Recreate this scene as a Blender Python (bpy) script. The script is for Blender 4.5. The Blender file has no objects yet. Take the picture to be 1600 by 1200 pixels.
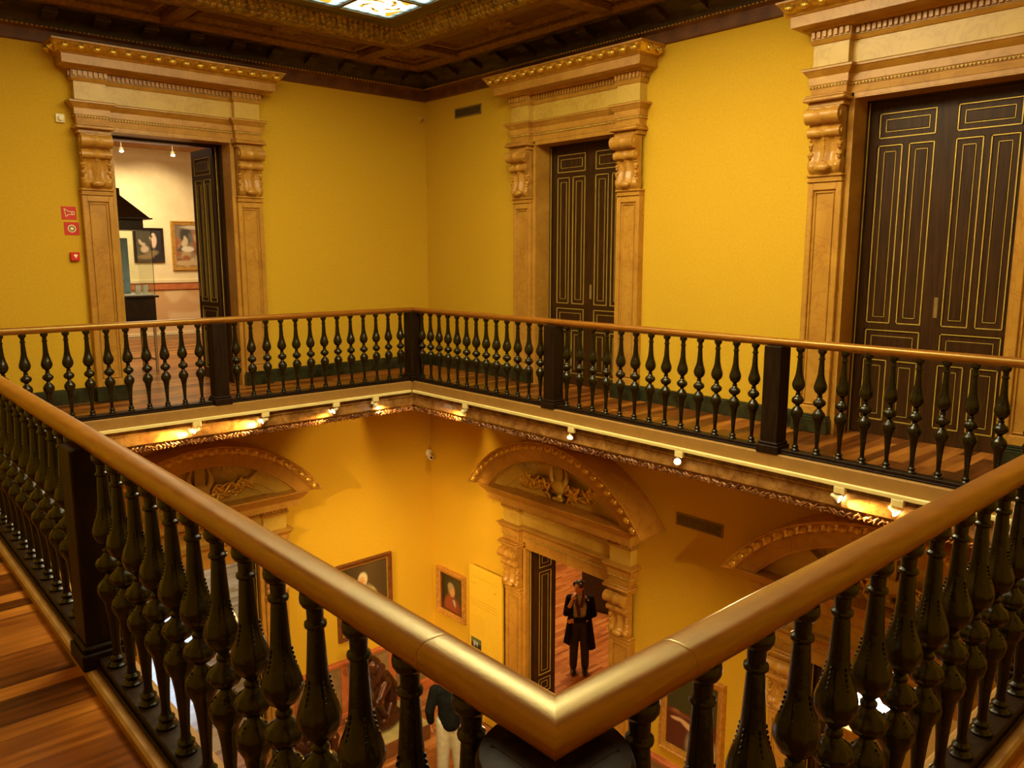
import bpy, bmesh, math, random
from math import sin, cos, pi, radians as R
from mathutils import Vector, Matrix
random.seed(7)
C = bpy.context.scene
COL = C.collection

# ------------------------------------------------------------------ helpers
def link(o):
    COL.objects.link(o); return o

def tag(o, label=None, cat=None, group=None, kind=None):
    if label: o['label'] = label
    if cat: o['category'] = cat
    if group: o['group'] = group
    if kind: o['kind'] = kind
    return o

def empty(name, loc=(0, 0, 0), rz=0.0, label=None, cat=None, group=None, kind=None):
    o = bpy.data.objects.new(name, None); link(o)
    o.location = loc; o.rotation_euler = (0, 0, rz); o.empty_display_size = .1
    return tag(o, label, cat, group, kind)

KIDS = {}
def setparent(o, p):
    o.parent = p
    KIDS.setdefault(p.name, []).append(o)

def copy_tree(o, parent=None):
    c = o.copy(); link(c)
    if parent is not None: setparent(c, parent)
    for ch in KIDS.get(o.name, []):
        copy_tree(ch, c)
    return c

class MB:
    def __init__(s): s.v = []; s.f = []; s.m = []; s.mi = 0
    def add(s, vs, fs):
        b = len(s.v); s.v += [tuple(v) for v in vs]
        s.f += [tuple(i + b for i in f) for f in fs]; s.m += [s.mi] * len(fs); return s
    def box(s, x0, x1, y0, y1, z0, z1):
        vs = [(x, y, z) for z in (z0, z1) for y in (y0, y1) for x in (x0, x1)]
        return s.add(vs, [(0, 2, 3, 1), (4, 5, 7, 6), (0, 1, 5, 4), (2, 6, 7, 3), (0, 4, 6, 2), (1, 3, 7, 5)])
    def bev(s, x0, x1, y0, y1, z0, z1, b=.008):
        # box with chamfered vertical and horizontal edges
        vs = []; 
        for sx, sy, sz in [(a, c, d) for a in (0, 1) for c in (0, 1) for d in (0, 1)]:
            X = (x0, x1)[sx]; Y = (y0, y1)[sy]; Z = (z0, z1)[sz]
            dx = b if sx == 0 else -b; dy = b if sy == 0 else -b; dz = b if sz == 0 else -b
            vs += [(X, Y + dy, Z + dz), (X + dx, Y, Z + dz), (X + dx, Y + dy, Z)]
        bm = bmesh.new(); bv = [bm.verts.new(v) for v in vs]
        r = bmesh.ops.convex_hull(bm, input=bv)
        bm.verts.index_update()
        out = [tuple(v.co) for v in bm.verts]; fs = [tuple(v.index for v in f.verts) for f in bm.faces]
        bm.free(); return s.add(out, fs)
    def lathe(s, prof, seg=24, mod=None, c=(0, 0, 0), axis='z'):
        n = len(prof); vs = []; fs = []
        for (r, z) in prof:
            for k in range(seg):
                a = 2 * pi * k / seg
                rr = r * (mod(z, a) if mod else 1.0)
                p = (rr * cos(a), rr * sin(a), z)
                if axis == 'x': p = (p[2], p[0], p[1])
                elif axis == 'y': p = (p[0], p[2], p[1])
                vs.append((p[0] + c[0], p[1] + c[1], p[2] + c[2]))
        for i in range(n - 1):
            for k in range(seg):
                a = i * seg + k; b = i * seg + (k + 1) % seg
                fs.append((a, b, b + seg, a + seg))
        fs.append(tuple(range(seg))[::-1]); fs.append(tuple((n - 1) * seg + k for k in range(seg)))
        return s.add(vs, fs)
    def ell(s, c, r, seg=12, rings=8, rot=None):
        vs = [(0, 0, -1)]; fs = []
        for i in range(1, rings):
            t = -pi / 2 + pi * i / rings
            for k in range(seg):
                a = 2 * pi * k / seg
                vs.append((cos(t) * cos(a), cos(t) * sin(a), sin(t)))
        vs.append((0, 0, 1)); L = len(vs) - 1
        for k in range(seg):
            fs.append((0, 1 + (k + 1) % seg, 1 + k))
            fs.append((L, L - seg + k, L - seg + (k + 1) % seg))
        for i in range(rings - 2):
            for k in range(seg):
                a = 1 + i * seg + k; b = 1 + i * seg + (k + 1) % seg
                fs.append((a, b, b + seg, a + seg))
        M = rot or Matrix.Identity(3)
        out = []
        for v in vs:
            p = M @ Vector((v[0] * r[0], v[1] * r[1], v[2] * r[2]))
            out.append((p.x + c[0], p.y + c[1], p.z + c[2]))
        return s.add(out, fs)
    def tube(s, pts, rad, seg=12, caps=True):
        pts = [Vector(p) for p in pts]; n = len(pts)
        if not isinstance(rad, (list, tuple)): rad = [rad] * n
        vs = []; fs = []; up = None
        for i, p in enumerate(pts):
            d = (pts[min(i + 1, n - 1)] - pts[max(i - 1, 0)]).normalized()
            if up is None:
                up = Vector((0, 0, 1)) if abs(d.z) < .9 else Vector((1, 0, 0))
            x = d.cross(up).normalized(); y = x.cross(d).normalized(); up = y
            for k in range(seg):
                a = 2 * pi * k / seg
                vs.append(p + (x * cos(a) + y * sin(a)) * rad[i])
        for i in range(n - 1):
            for k in range(seg):
                a = i * seg + k; b = i * seg + (k + 1) % seg
                fs.append((a, b, b + seg, a + seg))
        if caps:
            fs.append(tuple(range(seg))[::-1]); fs.append(tuple((n - 1) * seg + k for k in range(seg)))
        return s.add(vs, fs)
    def sweep(s, path, prof, closed=False, closeprof=False):
        # path in plan; profile (offset to the right of travel, z)
        n = len(path); P = [Vector(p) for p in path]; vs = []; fs = []
        for i in range(n):
            if closed: d0 = (P[i] - P[i - 1]).normalized(); d1 = (P[(i + 1) % n] - P[i]).normalized()
            else:
                d1 = (P[min(i + 1, n - 1)] - P[min(i, n - 2)]).normalized() if i < n - 1 else (P[i] - P[i - 1]).normalized()
                d0 = (P[i] - P[i - 1]).normalized() if i > 0 else d1
            n0 = Vector((d0.y, -d0.x)); n1 = Vector((d1.y, -d1.x))
            m = (n0 + n1) / (1 + n0.dot(n1))
            for (o, z) in prof: vs.append((P[i].x + m.x * o, P[i].y + m.y * o, z))
        k = len(prof)
        for i in range(n if closed else n - 1):
            a = i * k; b = ((i + 1) % n) * k
            for j in range(k if closeprof else k - 1):
                j2 = (j + 1) % k
                fs.append((a + j, a + j2, b + j2, b + j))
        if not closed and closeprof:
            fs.append(tuple(range(k))); fs.append(tuple((n - 1) * k + j for j in range(k))[::-1])
        return s.add(vs, fs)
    def prism(s, poly, y0, y1):
        # polygon in x,z extruded in y
        n = len(poly)
        vs = [(x, y0, z) for x, z in poly] + [(x, y1, z) for x, z in poly]
        fs = [tuple(range(n)), tuple(range(n, 2 * n))[::-1]]
        for i in range(n): j = (i + 1) % n; fs.append((i, i + n, j + n, j))
        return s.add(vs, fs)
    def build(s, name, mat, parent=None, smooth=30, recalc=True):
        me = bpy.data.meshes.new(name); me.from_pydata(s.v, [], s.f)
        mats = mat if isinstance(mat, (list, tuple)) else [mat]
        for m in mats: me.materials.append(m)
        if len(mats) > 1:
            me.polygons.foreach_set('material_index', s.m)
        if recalc:
            bm = bmesh.new(); bm.from_mesh(me); bmesh.ops.recalc_face_normals(bm, faces=bm.faces); bm.to_mesh(me); bm.free()
        if smooth:
            me.polygons.foreach_set('use_smooth', [True] * len(me.polygons))
            me.set_sharp_from_angle(angle=R(smooth))
        me.update()
        o = bpy.data.objects.new(name, me); link(o)
        if parent is not None: setparent(o, parent)
        return o

def struct(o):
    o['kind'] = 'structure'; return o

# ------------------------------------------------------------------ materials
def newmat(name):
    m = bpy.data.materials.new(name); m.use_nodes = True
    nt = m.node_tree; nt.nodes.clear()
    out = nt.nodes.new('ShaderNodeOutputMaterial'); b = nt.nodes.new('ShaderNodeBsdfPrincipled')
    nt.links.new(b.outputs[0], out.inputs[0])
    return m, nt, b

def ramp(nt, src, stops):
    r = nt.nodes.new('ShaderNodeValToRGB')
    while len(r.color_ramp.elements) < len(stops): r.color_ramp.elements.new(.5)
    for e, (p, c) in zip(r.color_ramp.elements, stops):
        e.position = p; e.color = (c[0], c[1], c[2], 1)
    nt.links.new(src, r.inputs[0]); return r

def noisemat(name, c1, c2, scale=5, rough=.6, detail=4, metal=0, bump=0, stretch=(1, 1, 1), coat=0, bscale=None, spec=.5, lo=.35, hi=.65, dist=0):
    m, nt, b = newmat(name)
    tc = nt.nodes.new('ShaderNodeTexCoord'); mp = nt.nodes.new('ShaderNodeMapping')
    mp.inputs['Scale'].default_value = stretch
    nt.links.new(tc.outputs['Object'], mp.inputs[0])
    n = nt.nodes.new('ShaderNodeTexNoise'); n.inputs['Scale'].default_value = scale; n.inputs['Detail'].default_value = detail
    n.inputs['Distortion'].default_value = dist
    nt.links.new(mp.outputs[0], n.inputs['Vector'])
    r = ramp(nt, n.outputs['Fac'], [(lo, c1), (hi, c2)])
    nt.links.new(r.outputs[0], b.inputs['Base Color'])
    b.inputs['Roughness'].default_value = rough; b.inputs['Metallic'].default_value = metal
    b.inputs['Coat Weight'].default_value = coat; b.inputs['Coat Roughness'].default_value = .15
    b.inputs['Specular IOR Level'].default_value = spec
    if bump:
        n2 = nt.nodes.new('ShaderNodeTexNoise'); n2.inputs['Scale'].default_value = bscale or scale * 6
        nt.links.new(mp.outputs[0], n2.inputs['Vector'])
        bp = nt.nodes.new('ShaderNodeBump'); bp.inputs['Strength'].default_value = bump; bp.inputs['Distance'].default_value = .01
        nt.links.new(n2.outputs['Fac'], bp.inputs['Height']); nt.links.new(bp.outputs[0], b.inputs['Normal'])
    return m

def marble(name, c1, c2, vein, rough=.35, scale=3.0):
    m, nt, b = newmat(name)
    tc = nt.nodes.new('ShaderNodeTexCoord')
    n = nt.nodes.new('ShaderNodeTexNoise'); n.inputs['Scale'].default_value = scale; n.inputs['Detail'].default_value = 8; n.inputs['Distortion'].default_value = .6
    nt.links.new(tc.outputs['Object'], n.inputs['Vector'])
    r = ramp(nt, n.outputs['Fac'], [(.3, c1), (.7, c2)])
    v = nt.nodes.new('ShaderNodeTexNoise'); v.inputs['Scale'].default_value = scale * .8; v.inputs['Detail'].default_value = 5; v.inputs['Distortion'].default_value = 2.2
    nt.links.new(tc.outputs['Object'], v.inputs['Vector'])
    vr = ramp(nt, v.outputs['Fac'], [(.47, (0, 0, 0)), (.5, (1, 1, 1)), (.53, (0, 0, 0))])
    mx = nt.nodes.new('ShaderNodeMix'); mx.data_type = 'RGBA'
    ml = nt.nodes.new('ShaderNodeMath'); ml.operation = 'MULTIPLY'; ml.inputs[1].default_value = .45
    nt.links.new(vr.outputs[0], ml.inputs[0])
    nt.links.new(ml.outputs[0], mx.inputs['Factor'])
    nt.links.new(r.outputs[0], mx.inputs[6]); mx.inputs[7].default_value = (*vein, 1)
    nt.links.new(mx.outputs[2], b.inputs['Base Color']); b.inputs['Roughness'].default_value = rough
    return m

def plankmat(name, c1, c2, c3, width=.095, length=1.3, rough=.3, rot=0, scale=1):
    m, nt, b = newmat(name)
    tc = nt.nodes.new('ShaderNodeTexCoord'); mp = nt.nodes.new('ShaderNodeMapping'); mp.inputs['Rotation'].default_value = (0, 0, rot)
    nt.links.new(tc.outputs['Object'], mp.inputs[0])
    br = nt.nodes.new('ShaderNodeTexBrick'); br.inputs['Scale'].default_value = 1
    br.inputs['Brick Width'].default_value = length; br.inputs['Row Height'].default_value = width
    br.inputs['Mortar Size'].default_value = .0015; br.inputs['Bias'].default_value = 0
    br.inputs['Color1'].default_value = (0, 0, 0, 1); br.inputs['Color2'].default_value = (1, 1, 1, 1); br.inputs['Mortar'].default_value = (.3, .3, .3, 1)
    nt.links.new(mp.outputs[0], br.inputs['Vector'])
    mp2 = nt.nodes.new('ShaderNodeMapping'); mp2.inputs['Scale'].default_value = (1.2, 14, 1); mp2.inputs['Rotation'].default_value = (0, 0, rot)
    nt.links.new(tc.outputs['Object'], mp2.inputs[0])
    n = nt.nodes.new('ShaderNodeTexNoise'); n.inputs['Scale'].default_value = 2; n.inputs['Detail'].default_value = 6
    nt.links.new(mp2.outputs[0], n.inputs['Vector'])
    ad = nt.nodes.new('ShaderNodeMath'); ad.operation = 'MULTIPLY_ADD'; ad.inputs[1].default_value = .75
    nt.links.new(n.outputs['Fac'], ad.inputs[0])
    ms = nt.nodes.new('ShaderNodeMath'); ms.operation = 'MULTIPLY_ADD'; ms.inputs[1].default_value = .6; ms.inputs[2].default_value = -.18
    nt.links.new(br.outputs['Color'], ms.inputs[0]); nt.links.new(ms.outputs[0], ad.inputs[2])
    r = ramp(nt, ad.outputs[0], [(.15, c1), (.5, c2), (.85, c3)])
    nt.links.new(r.outputs[0], b.inputs['Base Color']); b.inputs['Roughness'].default_value = rough
    return m

def attrmat(name, rough=.5, emit=0):
    m, nt, b = newmat(name)
    a = nt.nodes.new('ShaderNodeAttribute'); a.attribute_name = 'Col'
    nt.links.new(a.outputs['Color'], b.inputs['Base Color']); b.inputs['Roughness'].default_value = rough
    if emit:
        b.inputs['Base Color'].default_value = (.02, .02, .02, 1)
        nt.links.new(a.outputs['Color'], b.inputs['Emission Color']); b.inputs['Emission Strength'].default_value = emit
    return m

def emitmat(name, col, st):
    m, nt, b = newmat(name)
    b.inputs['Base Color'].default_value = (.05, .05, .05, 1)
    b.inputs['Emission Color'].default_value = (*col, 1); b.inputs['Emission Strength'].default_value = st
    return m

M = {}
M['wall'] = noisemat('yellow_wall', (.60, .365, .008), (.64, .392, .010), 40, .85, bump=.15, bscale=260)
M['marble'] = marble('orange_marble', (.40, .190, .022), (.55, .290, .040), (.31, .11, .013))
M['frieze'] = marble('yellow_marble', (.52, .34, .05), (.62, .42, .07), (.42, .22, .03))
M['plinth'] = noisemat('black_marble', (.012, .014, .006), (.035, .04, .015), 8, .22)
M['gilt'] = noisemat('gilding', (.62, .38, .05), (.85, .58, .10), 30, .32, metal=.75)
M['door'] = noisemat('dark_door_wood', (.030, .011, .002), (.055, .021, .004), 3, .42, stretch=(14, 14, 1), spec=.22)
M['giltline'] = noisemat('gilt_line', (.50, .36, .06), (.60, .44, .08), 12, .4, metal=.35)
M['turned'] = noisemat('dark_turned_wood', (.006, .0035, .001), (.020, .014, .0025), 9, .20, bump=.1, bscale=60, spec=.32)
M['newel'] = noisemat('newel_wood', (.010, .0045, .0014), (.022, .010, .003), 4, .5, stretch=(10, 10, 1), spec=.12)
M['rail'] = noisemat('polished_handrail', (.20, .066, .006), (.27, .096, .009), 3, .31, metal=0, spec=1.0, stretch=(3, 3, 40), bump=.03, bscale=18, coat=0)
M['rail'].node_tree.nodes['Principled BSDF'].inputs['Specular Tint'].default_value = (1, .90, .30, 1)
M['kerb'] = noisemat('ochre_kerb', (.36, .19, .03), (.42, .23, .04), 20, .6)
M['fascia'] = noisemat('fascia_paint', (.28, .145, .026), (.32, .165, .03), 12, .6)
M['brown_marble'] = marble('brown_marble', (.17, .065, .012), (.46, .24, .055), (.06, .02, .005), .2, 7)
M['carved'] = noisemat('carved_red_marble', (.13, .04, .01), (.34, .14, .04), 14, .25, bump=.3)
M['floor'] = plankmat('walkway_planks', (.06, .015, .0015), (.22, .065, .008), (.50, .19, .025), .10, 1.25, .28)
M['parquet'] = plankmat('lower_parquet', (.26, .08, .018), (.42, .15, .035), (.60, .26, .07), .07, .45, .30)
M['glossfloor'] = plankmat('glossy_floor', (.30, .16, .06), (.44, .26, .12), (.55, .36, .18), .12, .9, .16)
M['track'] = noisemat('cream_track_metal', (.80, .68, .26), (.86, .74, .30), 10, .4)
M['lampbody'] = noisemat('cream_lamp_metal', (.82, .76, .45), (.88, .82, .52), 10, .35)
M['bulb'] = emitmat('lamp_glow', (1, .86, .62), 45)
M['ceil'] = noisemat('dark_carved_ceiling', (.10, .036, .005), (.20, .083, .011), 16, .5, bump=.8, bscale=45)
M['ceilrib'] = noisemat('ceiling_rib', (.17, .072, .009), (.28, .13, .018), 22, .4, bump=.8, bscale=60, metal=.2)
M['ceildark'] = noisemat('dark_bracket', (.020, .010, .004), (.05, .022, .008), 10, .5, bump=.4)
M['ceilfrieze'] = noisemat('ceiling_frieze', (.10, .032, .006), (.17, .06, .011), 7, .55, bump=.4)
M['scale'] = noisemat('gold_scales', (.16, .09, .012), (.40, .25, .035), 14, .38, metal=.6, bump=.5, bscale=70)
M['skyframe'] = noisemat('skylight_frame', (.09, .055, .01), (.13, .08, .014), 9, .4, metal=.2)
M['white'] = noisemat('white_plastic', (.75, .72, .6), (.82, .8, .68), 9, .4)
M['black'] = noisemat('black_plastic', (.01, .01, .01), (.02, .02, .02), 9, .3)
M['greygrille'] = noisemat('bronze_grille', (.20, .125, .03), (.26, .16, .04), 20, .5)
M['red'] = noisemat('red_sign', (.55, .012, .006), (.62, .016, .008), 9, .45)
M['signink'] = noisemat('sign_ink', (.85, .75, .4), (.9, .8, .45), 9, .5)
M['frame_gold'] = noisemat('gold_frame', (.50, .25, .045), (.68, .37, .07), 20, .36, metal=.45)
M['frame_dark'] = noisemat('dark_frame', (.10, .03, .008), (.19, .06, .014), 14, .35)
M['frame_black'] = noisemat('black_frame', (.012, .006, .004), (.03, .014, .008), 14, .3)
M['paint'] = attrmat('oil_painting', .45)
M['stained'] = attrmat('stained_glass', .2, 13)
M['cream'] = noisemat('cream_wall', (.72, .55, .27), (.78, .60, .31), 5, .8)
M['pinkwall'] = noisemat('pink_painted_dado', (.60, .33, .12), (.72, .46, .20), 1.3, .7, detail=1, lo=.48, hi=.52)
M['redband'] = noisemat('red_marble_band', (.42, .11, .03), (.56, .17, .05), 8, .4)
M['bronze'] = noisemat('bronze_sculpture', (.05, .018, .008), (.10, .034, .014), 9, .28, metal=.55)
M['stone'] = noisemat('pale_plinth_top', (.40, .34, .13), (.50, .42, .17), 8, .5)
M['plinthwood'] = noisemat('plinth_side', (.16, .06, .015), (.22, .085, .02), 8, .45)
M['dadopanel'] = noisemat('dado_panel', (.22, .14, .055), (.30, .19, .075), 6, .5)
M['skin'] = noisemat('skin', (.55, .27, .15), (.60, .30, .17), 9, .55)
M['hair'] = noisemat('dark_hair', (.012, .007, .005), (.03, .016, .01), 20, .45)
M['coat'] = noisemat('black_knit', (.005, .004, .005), (.011, .009, .010), 30, .9, spec=.15)
M['trouser'] = noisemat('charcoal_trousers', (.022, .018, .018), (.036, .03, .03), 20, .8)
M['shirt'] = noisemat('grey_shirt', (.34, .34, .36), (.46, .46, .48), 20, .8)
M['scarf'] = noisemat('maroon_scarf', (.07, .02, .018), (.12, .035, .03), 15, .8)
M['leather'] = noisemat('black_leather', (.008, .006, .005), (.02, .016, .014), 20, .35)
M['paletrouser'] = noisemat('pale_trousers', (.44, .42, .30), (.52, .50, .36), 15, .8)
M['darkjacket'] = noisemat('dark_jacket', (.004, .005, .005), (.009, .01, .01), 15, .9, spec=.1)
M['blue'] = noisemat('pale_blue_cloth', (.20, .32, .42), (.28, .42, .52), 8, .7)
M['paper'] = noisemat('white_card', (.8, .78, .7), (.85, .82, .75), 8, .7)
M['skywin'] = emitmat('daylight_pane', (.60, .78, 1.0), 9)
M['whitewin'] = emitmat('bright_pane', (1, .93, .78), 7)
M['curtainframe'] = noisemat('window_wood', (.3, .2, .1), (.4, .26, .13), 8, .5)
M['panelpaint'] = noisemat('panel_paint', (.70, .44, .016), (.74, .47, .018), 30, .8)
M['ink'] = noisemat('panel_ink', (.55, .33, .012), (.58, .36, .014), 30, .8)
M['ochre'] = noisemat('ochre_plaster', (.62, .34, .06), (.68, .38, .07), 9, .85)
def glassmat():
    m, nt, b = newmat('clear_glass')
    b.inputs['Base Color'].default_value = (.92, .97, .93, 1); b.inputs['Roughness'].default_value = .02
    b.inputs['Transmission Weight'].default_value = 1; b.inputs['IOR'].default_value = 1.25
    return m
M['glass'] = glassmat()

# ------------------------------------------------------------------ dimensions (metres)
W1, W2 = 1.3125, 1.2037          # walkway widths
BAYS = .1849
VX0, VY0 = -6.415, -9.189        # near edges of the opening (handrail centre lines)
VX1, VY1 = -W2, -W1              # far edges
RX0, RY0 = VX0 - W2, VY0 - W1    # near walls
LF = -5.35                       # lower floor
T = .5                           # wall thickness
ZC = 3.89
DL = -3.69                       # door centre on left wall (x)
DR = (-3.10, -7.20)              # door centres on right wall (y)
LL, LR = -3.69, (-3.03, -7.19)   # lower ones
OH, OHW = 3.055, .69             # upper opening
LH, LHW = 3.01, .785             # lower opening height above lower floor

# ------------------------------------------------------------------ shell
def wall_with_openings(name, length0, length1, ops, place, mat):
    """wall along u from length0..length1, ops = (u0,u1,z0,z1); thickness into +y"""
    us = sorted({length0, length1} | {o[0] for o in ops} | {o[1] for o in ops})
    zs = sorted({LF, 4.6, -.35, 0.0} | {o[2] for o in ops} | {o[3] for o in ops})
    mb = MB()
    for a, b in zip(us, us[1:]):
        for c, d in zip(zs, zs[1:]):
            um = (a + b) / 2; zm = (c + d) / 2
            if any(o[0] < um < o[1] and o[2] < zm < o[3] for o in ops): continue
            mb.box(a, b, 0, T, c, d)
    mb.v = [place(v) for v in mb.v]
    o = mb.build(name, mat, smooth=0)
    me = o.data
    bm = bmesh.new(); bm.from_mesh(me); bmesh.ops.remove_doubles(bm, verts=bm.verts, dist=1e-5)
    # drop interior faces between neighbouring cells
    seen = {}
    for f in bm.faces:
        k = tuple(round(x, 3) for x in f.calc_center_median()); seen.setdefault(k, []).append(f)
    kill = [f for fs in seen.values() if len(fs) > 1 for f in fs]
    bmesh.ops.delete(bm, geom=kill, context='FACES_ONLY')
    bmesh.ops.recalc_face_normals(bm, faces=bm.faces)
    bm.to_mesh(me); bm.free()
    return struct(o)

wall_with_openings('wall_left', RX0 - T, T, [(DL - OHW, DL + OHW, -.05, OH), (LL - LHW, LL + LHW, LF, LF + LH)], lambda v: v, M['wall'])
wall_with_openings('wall_right', 0, -RY0 + T, [(-DR[0] - OHW, -DR[0] + OHW, -.05, OH), (-DR[1] - OHW, -DR[1] + OHW, -.05, OH),
                                               (-LR[0] - LHW, -LR[0] + LHW, LF, LF + LH), (-LR[1] - LHW, -LR[1] + LHW, LF, LF + LH)],
                   lambda v: (v[1], -v[0], v[2]), M['wall'])
struct(MB().box(RX0 - T, RX0, RY0 - T, 0, LF, 4.6).build('wall_near', M['wall'], smooth=0))
struct(MB().box(RX0, 0, RY0 - T, RY0, LF, 4.6).build('wall_front', M['wall'], smooth=0))

# walkway floor ring (top planks) and slab
kw = .09
def ring(mb, z0, z1, ix0, ix1, iy0, iy1, ox0, ox1, oy0, oy1):
    mb.box(ox0, ox1, iy1, oy1, z0, z1); mb.box(ox0, ox1, oy0, iy0, z0, z1)
    mb.box(ox0, ix0, iy0, iy1, z0, z1); mb.box(ix1, ox1, iy0, iy1, z0, z1)
mb = MB(); ring(mb, -.03, 0, VX0 - kw, VX1 + kw, VY0 - kw, VY1 + kw, RX0, 0, RY0, 0)
struct(mb.build('floor_walkway', M['floor'], smooth=0))
mb = MB(); ring(mb, -.345, -.03, VX0 - kw, VX1 + kw, VY0 - kw, VY1 + kw, RX0, 0, RY0, 0)
struct(mb.build('floor_slab', M['ochre'], smooth=0))
struct(MB().box(RX0 - T, T, RY0 - T, T, LF - .2, LF).build('floor_lower', M['parquet'], smooth=0))

# kerb under the balustrades : closed sweep, right-hand side of travel = towards the void centre
VP = [(VX0, VY0), (VX0, VY1), (VX1, VY1), (VX1, VY0)]      # clockwise: right = inside
kb = MB().sweep(VP, [(-kw, 0), (-kw, .03), (-kw + .01, .038), (kw - .01, .038), (kw, .03), (kw + .004, -.075), (-kw, -.075)], True, True)
struct(kb.build('trim_1', M['fascia']))
fm = MB().sweep(VP, [(.05, -.075), (.075, -.080), (.075, -.105), (.055, -.115), (.055, -.13), (.065, -.14), (.085, -.15),
                     (.085, -.165), (.07, -.175), (.075, -.22), (.085, -.26), (.085, -.275), (.065, -.29), (.05, -.31), (.05, -.345), (-kw, -.345), (-kw, -.075)], True, True)
struct(fm.build('trim_2', M['brown_marble']))
# carved leaf border at the foot of the marble fascia
lm = MB()
def along(pts, step, fn):
    for (a, b) in zip(pts, pts[1:]):
        a = Vector(a); b = Vector(b); L = (b - a).length; d = (b - a) / L; n = int(L / step)
        for i in range(n): fn(a + d * (i + .5) * L / n, d)
ins = .075
path = [(VX0 + ins, VY0 + ins), (VX0 + ins, VY1 - ins), (VX1 - ins, VY1 - ins), (VX1 - ins, VY0 + ins), (VX0 + ins, VY0 + ins)]
def leaf(p, d):
    ang = math.atan2(d.y, d.x)
    for k, (dz, s) in enumerate(((.004, 1), (-.012, .8), (-.024, .55))):
        q = p + d * random.uniform(-.012, .012)
        lm.ell((q.x, q.y, -.322 + dz + random.uniform(-.004, .004)), (.034 * s, .014, .010 * s), 8, 5, Matrix.Rotation(ang, 3, 'Z') @ Matrix.Rotation(random.choice((-1, 1)) * random.uniform(.3, .9), 3, 'Y'))
along(path, .040, leaf)
struct(lm.build('trim_3', M['carved']))

# baseboards upper
def baseboard(name, segs, place):
    mb = MB()
    for (a, b) in segs:
        prof = [(0, 0), (.035, 0), (.035, .13), (.028, .137), (.028, .150), (.02, .158), (.02, .165), (0, .172)]
        mb.sweep([place(a), place(b)], prof, False, True)
    return struct(mb.build(name, M['plinth']))
dO = 1.06
baseboard('baseboard_left', [(RX0, DL - dO), (DL + dO, 0)], lambda u: (u, 0))
baseboard('baseboard_right', [(0, -DR[0] - dO), (-DR[0] + dO, -DR[1] - dO), (-DR[1] + dO, -RY0)], lambda u: (0, -u))
mb = MB(); mb.sweep([(0, RY0), (RX0, RY0), (RX0, 0)], [(0, 0), (.035, 0), (.035, .15), (.02, .165), (0, .17)], False, True)
struct(mb.build('baseboard_near', M['plinth']))

# ------------------------------------------------------------------ ceiling
RP = [(0, 0), (0, RY0), (RX0, RY0), (RX0, 0)]             # clockwise, right side = inside the room
c = MB().sweep(RP, [(0, ZC), (.02, ZC), (.03, ZC + .012), (.03, ZC + .125), (.05, ZC + .14), (.075, ZC + .15), (.075, ZC + .165), (0, ZC + .165)], True, True)
struct(c.build('trim_4', M['ceilfrieze']))
c = MB().sweep(RP, [(.03, ZC + .16), (.09, ZC + .165), (.10, ZC + .20), (.16, ZC + .26), (.28, ZC + .30), (.34, ZC + .305), (.36, ZC + .33), (.36, 4.6), (0, 4.6)], True, True)
cov = struct(c.build('trim_5', M['ceildark']))
bd = MB()
def bead(p, d): bd.ell((p.x, p.y, ZC + .158), (.013, .013, .012), 6, 4)
q = .08
along([(-q, RY0 + q), (-q, -q), (RX0 + q, -q)], .045, bead)
struct(bd.build('trim_6', M['gilt']))
# corbels under the ceiling along the two far sides
def corbel_mesh():
    m = MB(); m.prism([(.16, 0), (.36, 0), (.36, -.03), (.31, -.04), (.28, -.07), (.22, -.08), (.20, -.095), (.16, -.10)], -.07, .07)
    m.lathe([(.020, -.078), (.020, .078)], 10, None, (.32, 0, -.035), 'y'); return m
corb = empty('ceiling_corbels', (0, 0, 0), 0)
tag(corb, None, None, None, 'structure'); corb.name = 'trim_7'
pro = None
def put_corbel(x, y, rz):
    global pro
    if pro is None: pro = corbel_mesh().build('corbel', M['ceildark'], corb); o = pro
    else: o = pro.copy(); link(o); setparent(o, corb)
    o.location = (x, y, 4.19); o.rotation_euler = (0, 0, rz)
for i in range(15): put_corbel(-.45 - i * .5, 0, -pi / 2)
for i in range(20): put_corbel(0, -.45 - i * .5, pi)
# flat coffered field
CI, CO = .34, 1.32
cz = 4.205
mb = MB(); 
def flat(mb, z0, z1, i, o):
    ring(mb, z0, z1, RX0 + o, -o, RY0 + o, -o, RX0 + i, -i, RY0 + i, -i)
flat(mb, cz + .10, cz + .25, CI - .1, CO + .1)
struct(mb.build('ceiling', M['ceil'], smooth=0))
mb = MB()
def ribx(x0, x1, y0, y1): mb.bev(x0, x1, y0, y1, cz, cz + .11, .02)
flat_edges = [(CI, CI + .13), (CO - .16, CO)]
for (a, b) in flat_edges:
    mb.sweep(RP, [(a, cz + .11), (a, cz + .01), (a + .02, cz), (b - .04, cz), (b - .02, cz + .03), (b, cz + .05), (b, cz + .11)], True, True)
def cross_y(x):  # rib running along y at x (far-left and near strips)
    for (y0, y1) in ((-CO + .1, -CI - .08), (RY0 + CI + .08, RY0 + CO - .1)): ribx(x - .085, x + .085, y0, y1)
def cross_x(y):
    for (x0, x1) in ((-CO + .1, -CI - .08), (RX0 + CI + .08, RX0 + CO - .1)): ribx(x0, x1, y - .085, y + .085)
for x in (-CO + .02, -3.81, RX0 + CO - .02): cross_y(x)
for y in (-CO + .02, -3.93, -6.55, RY0 + CO - .02): cross_x(y)
struct(mb.build('trim_8', M['ceilrib']))
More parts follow.
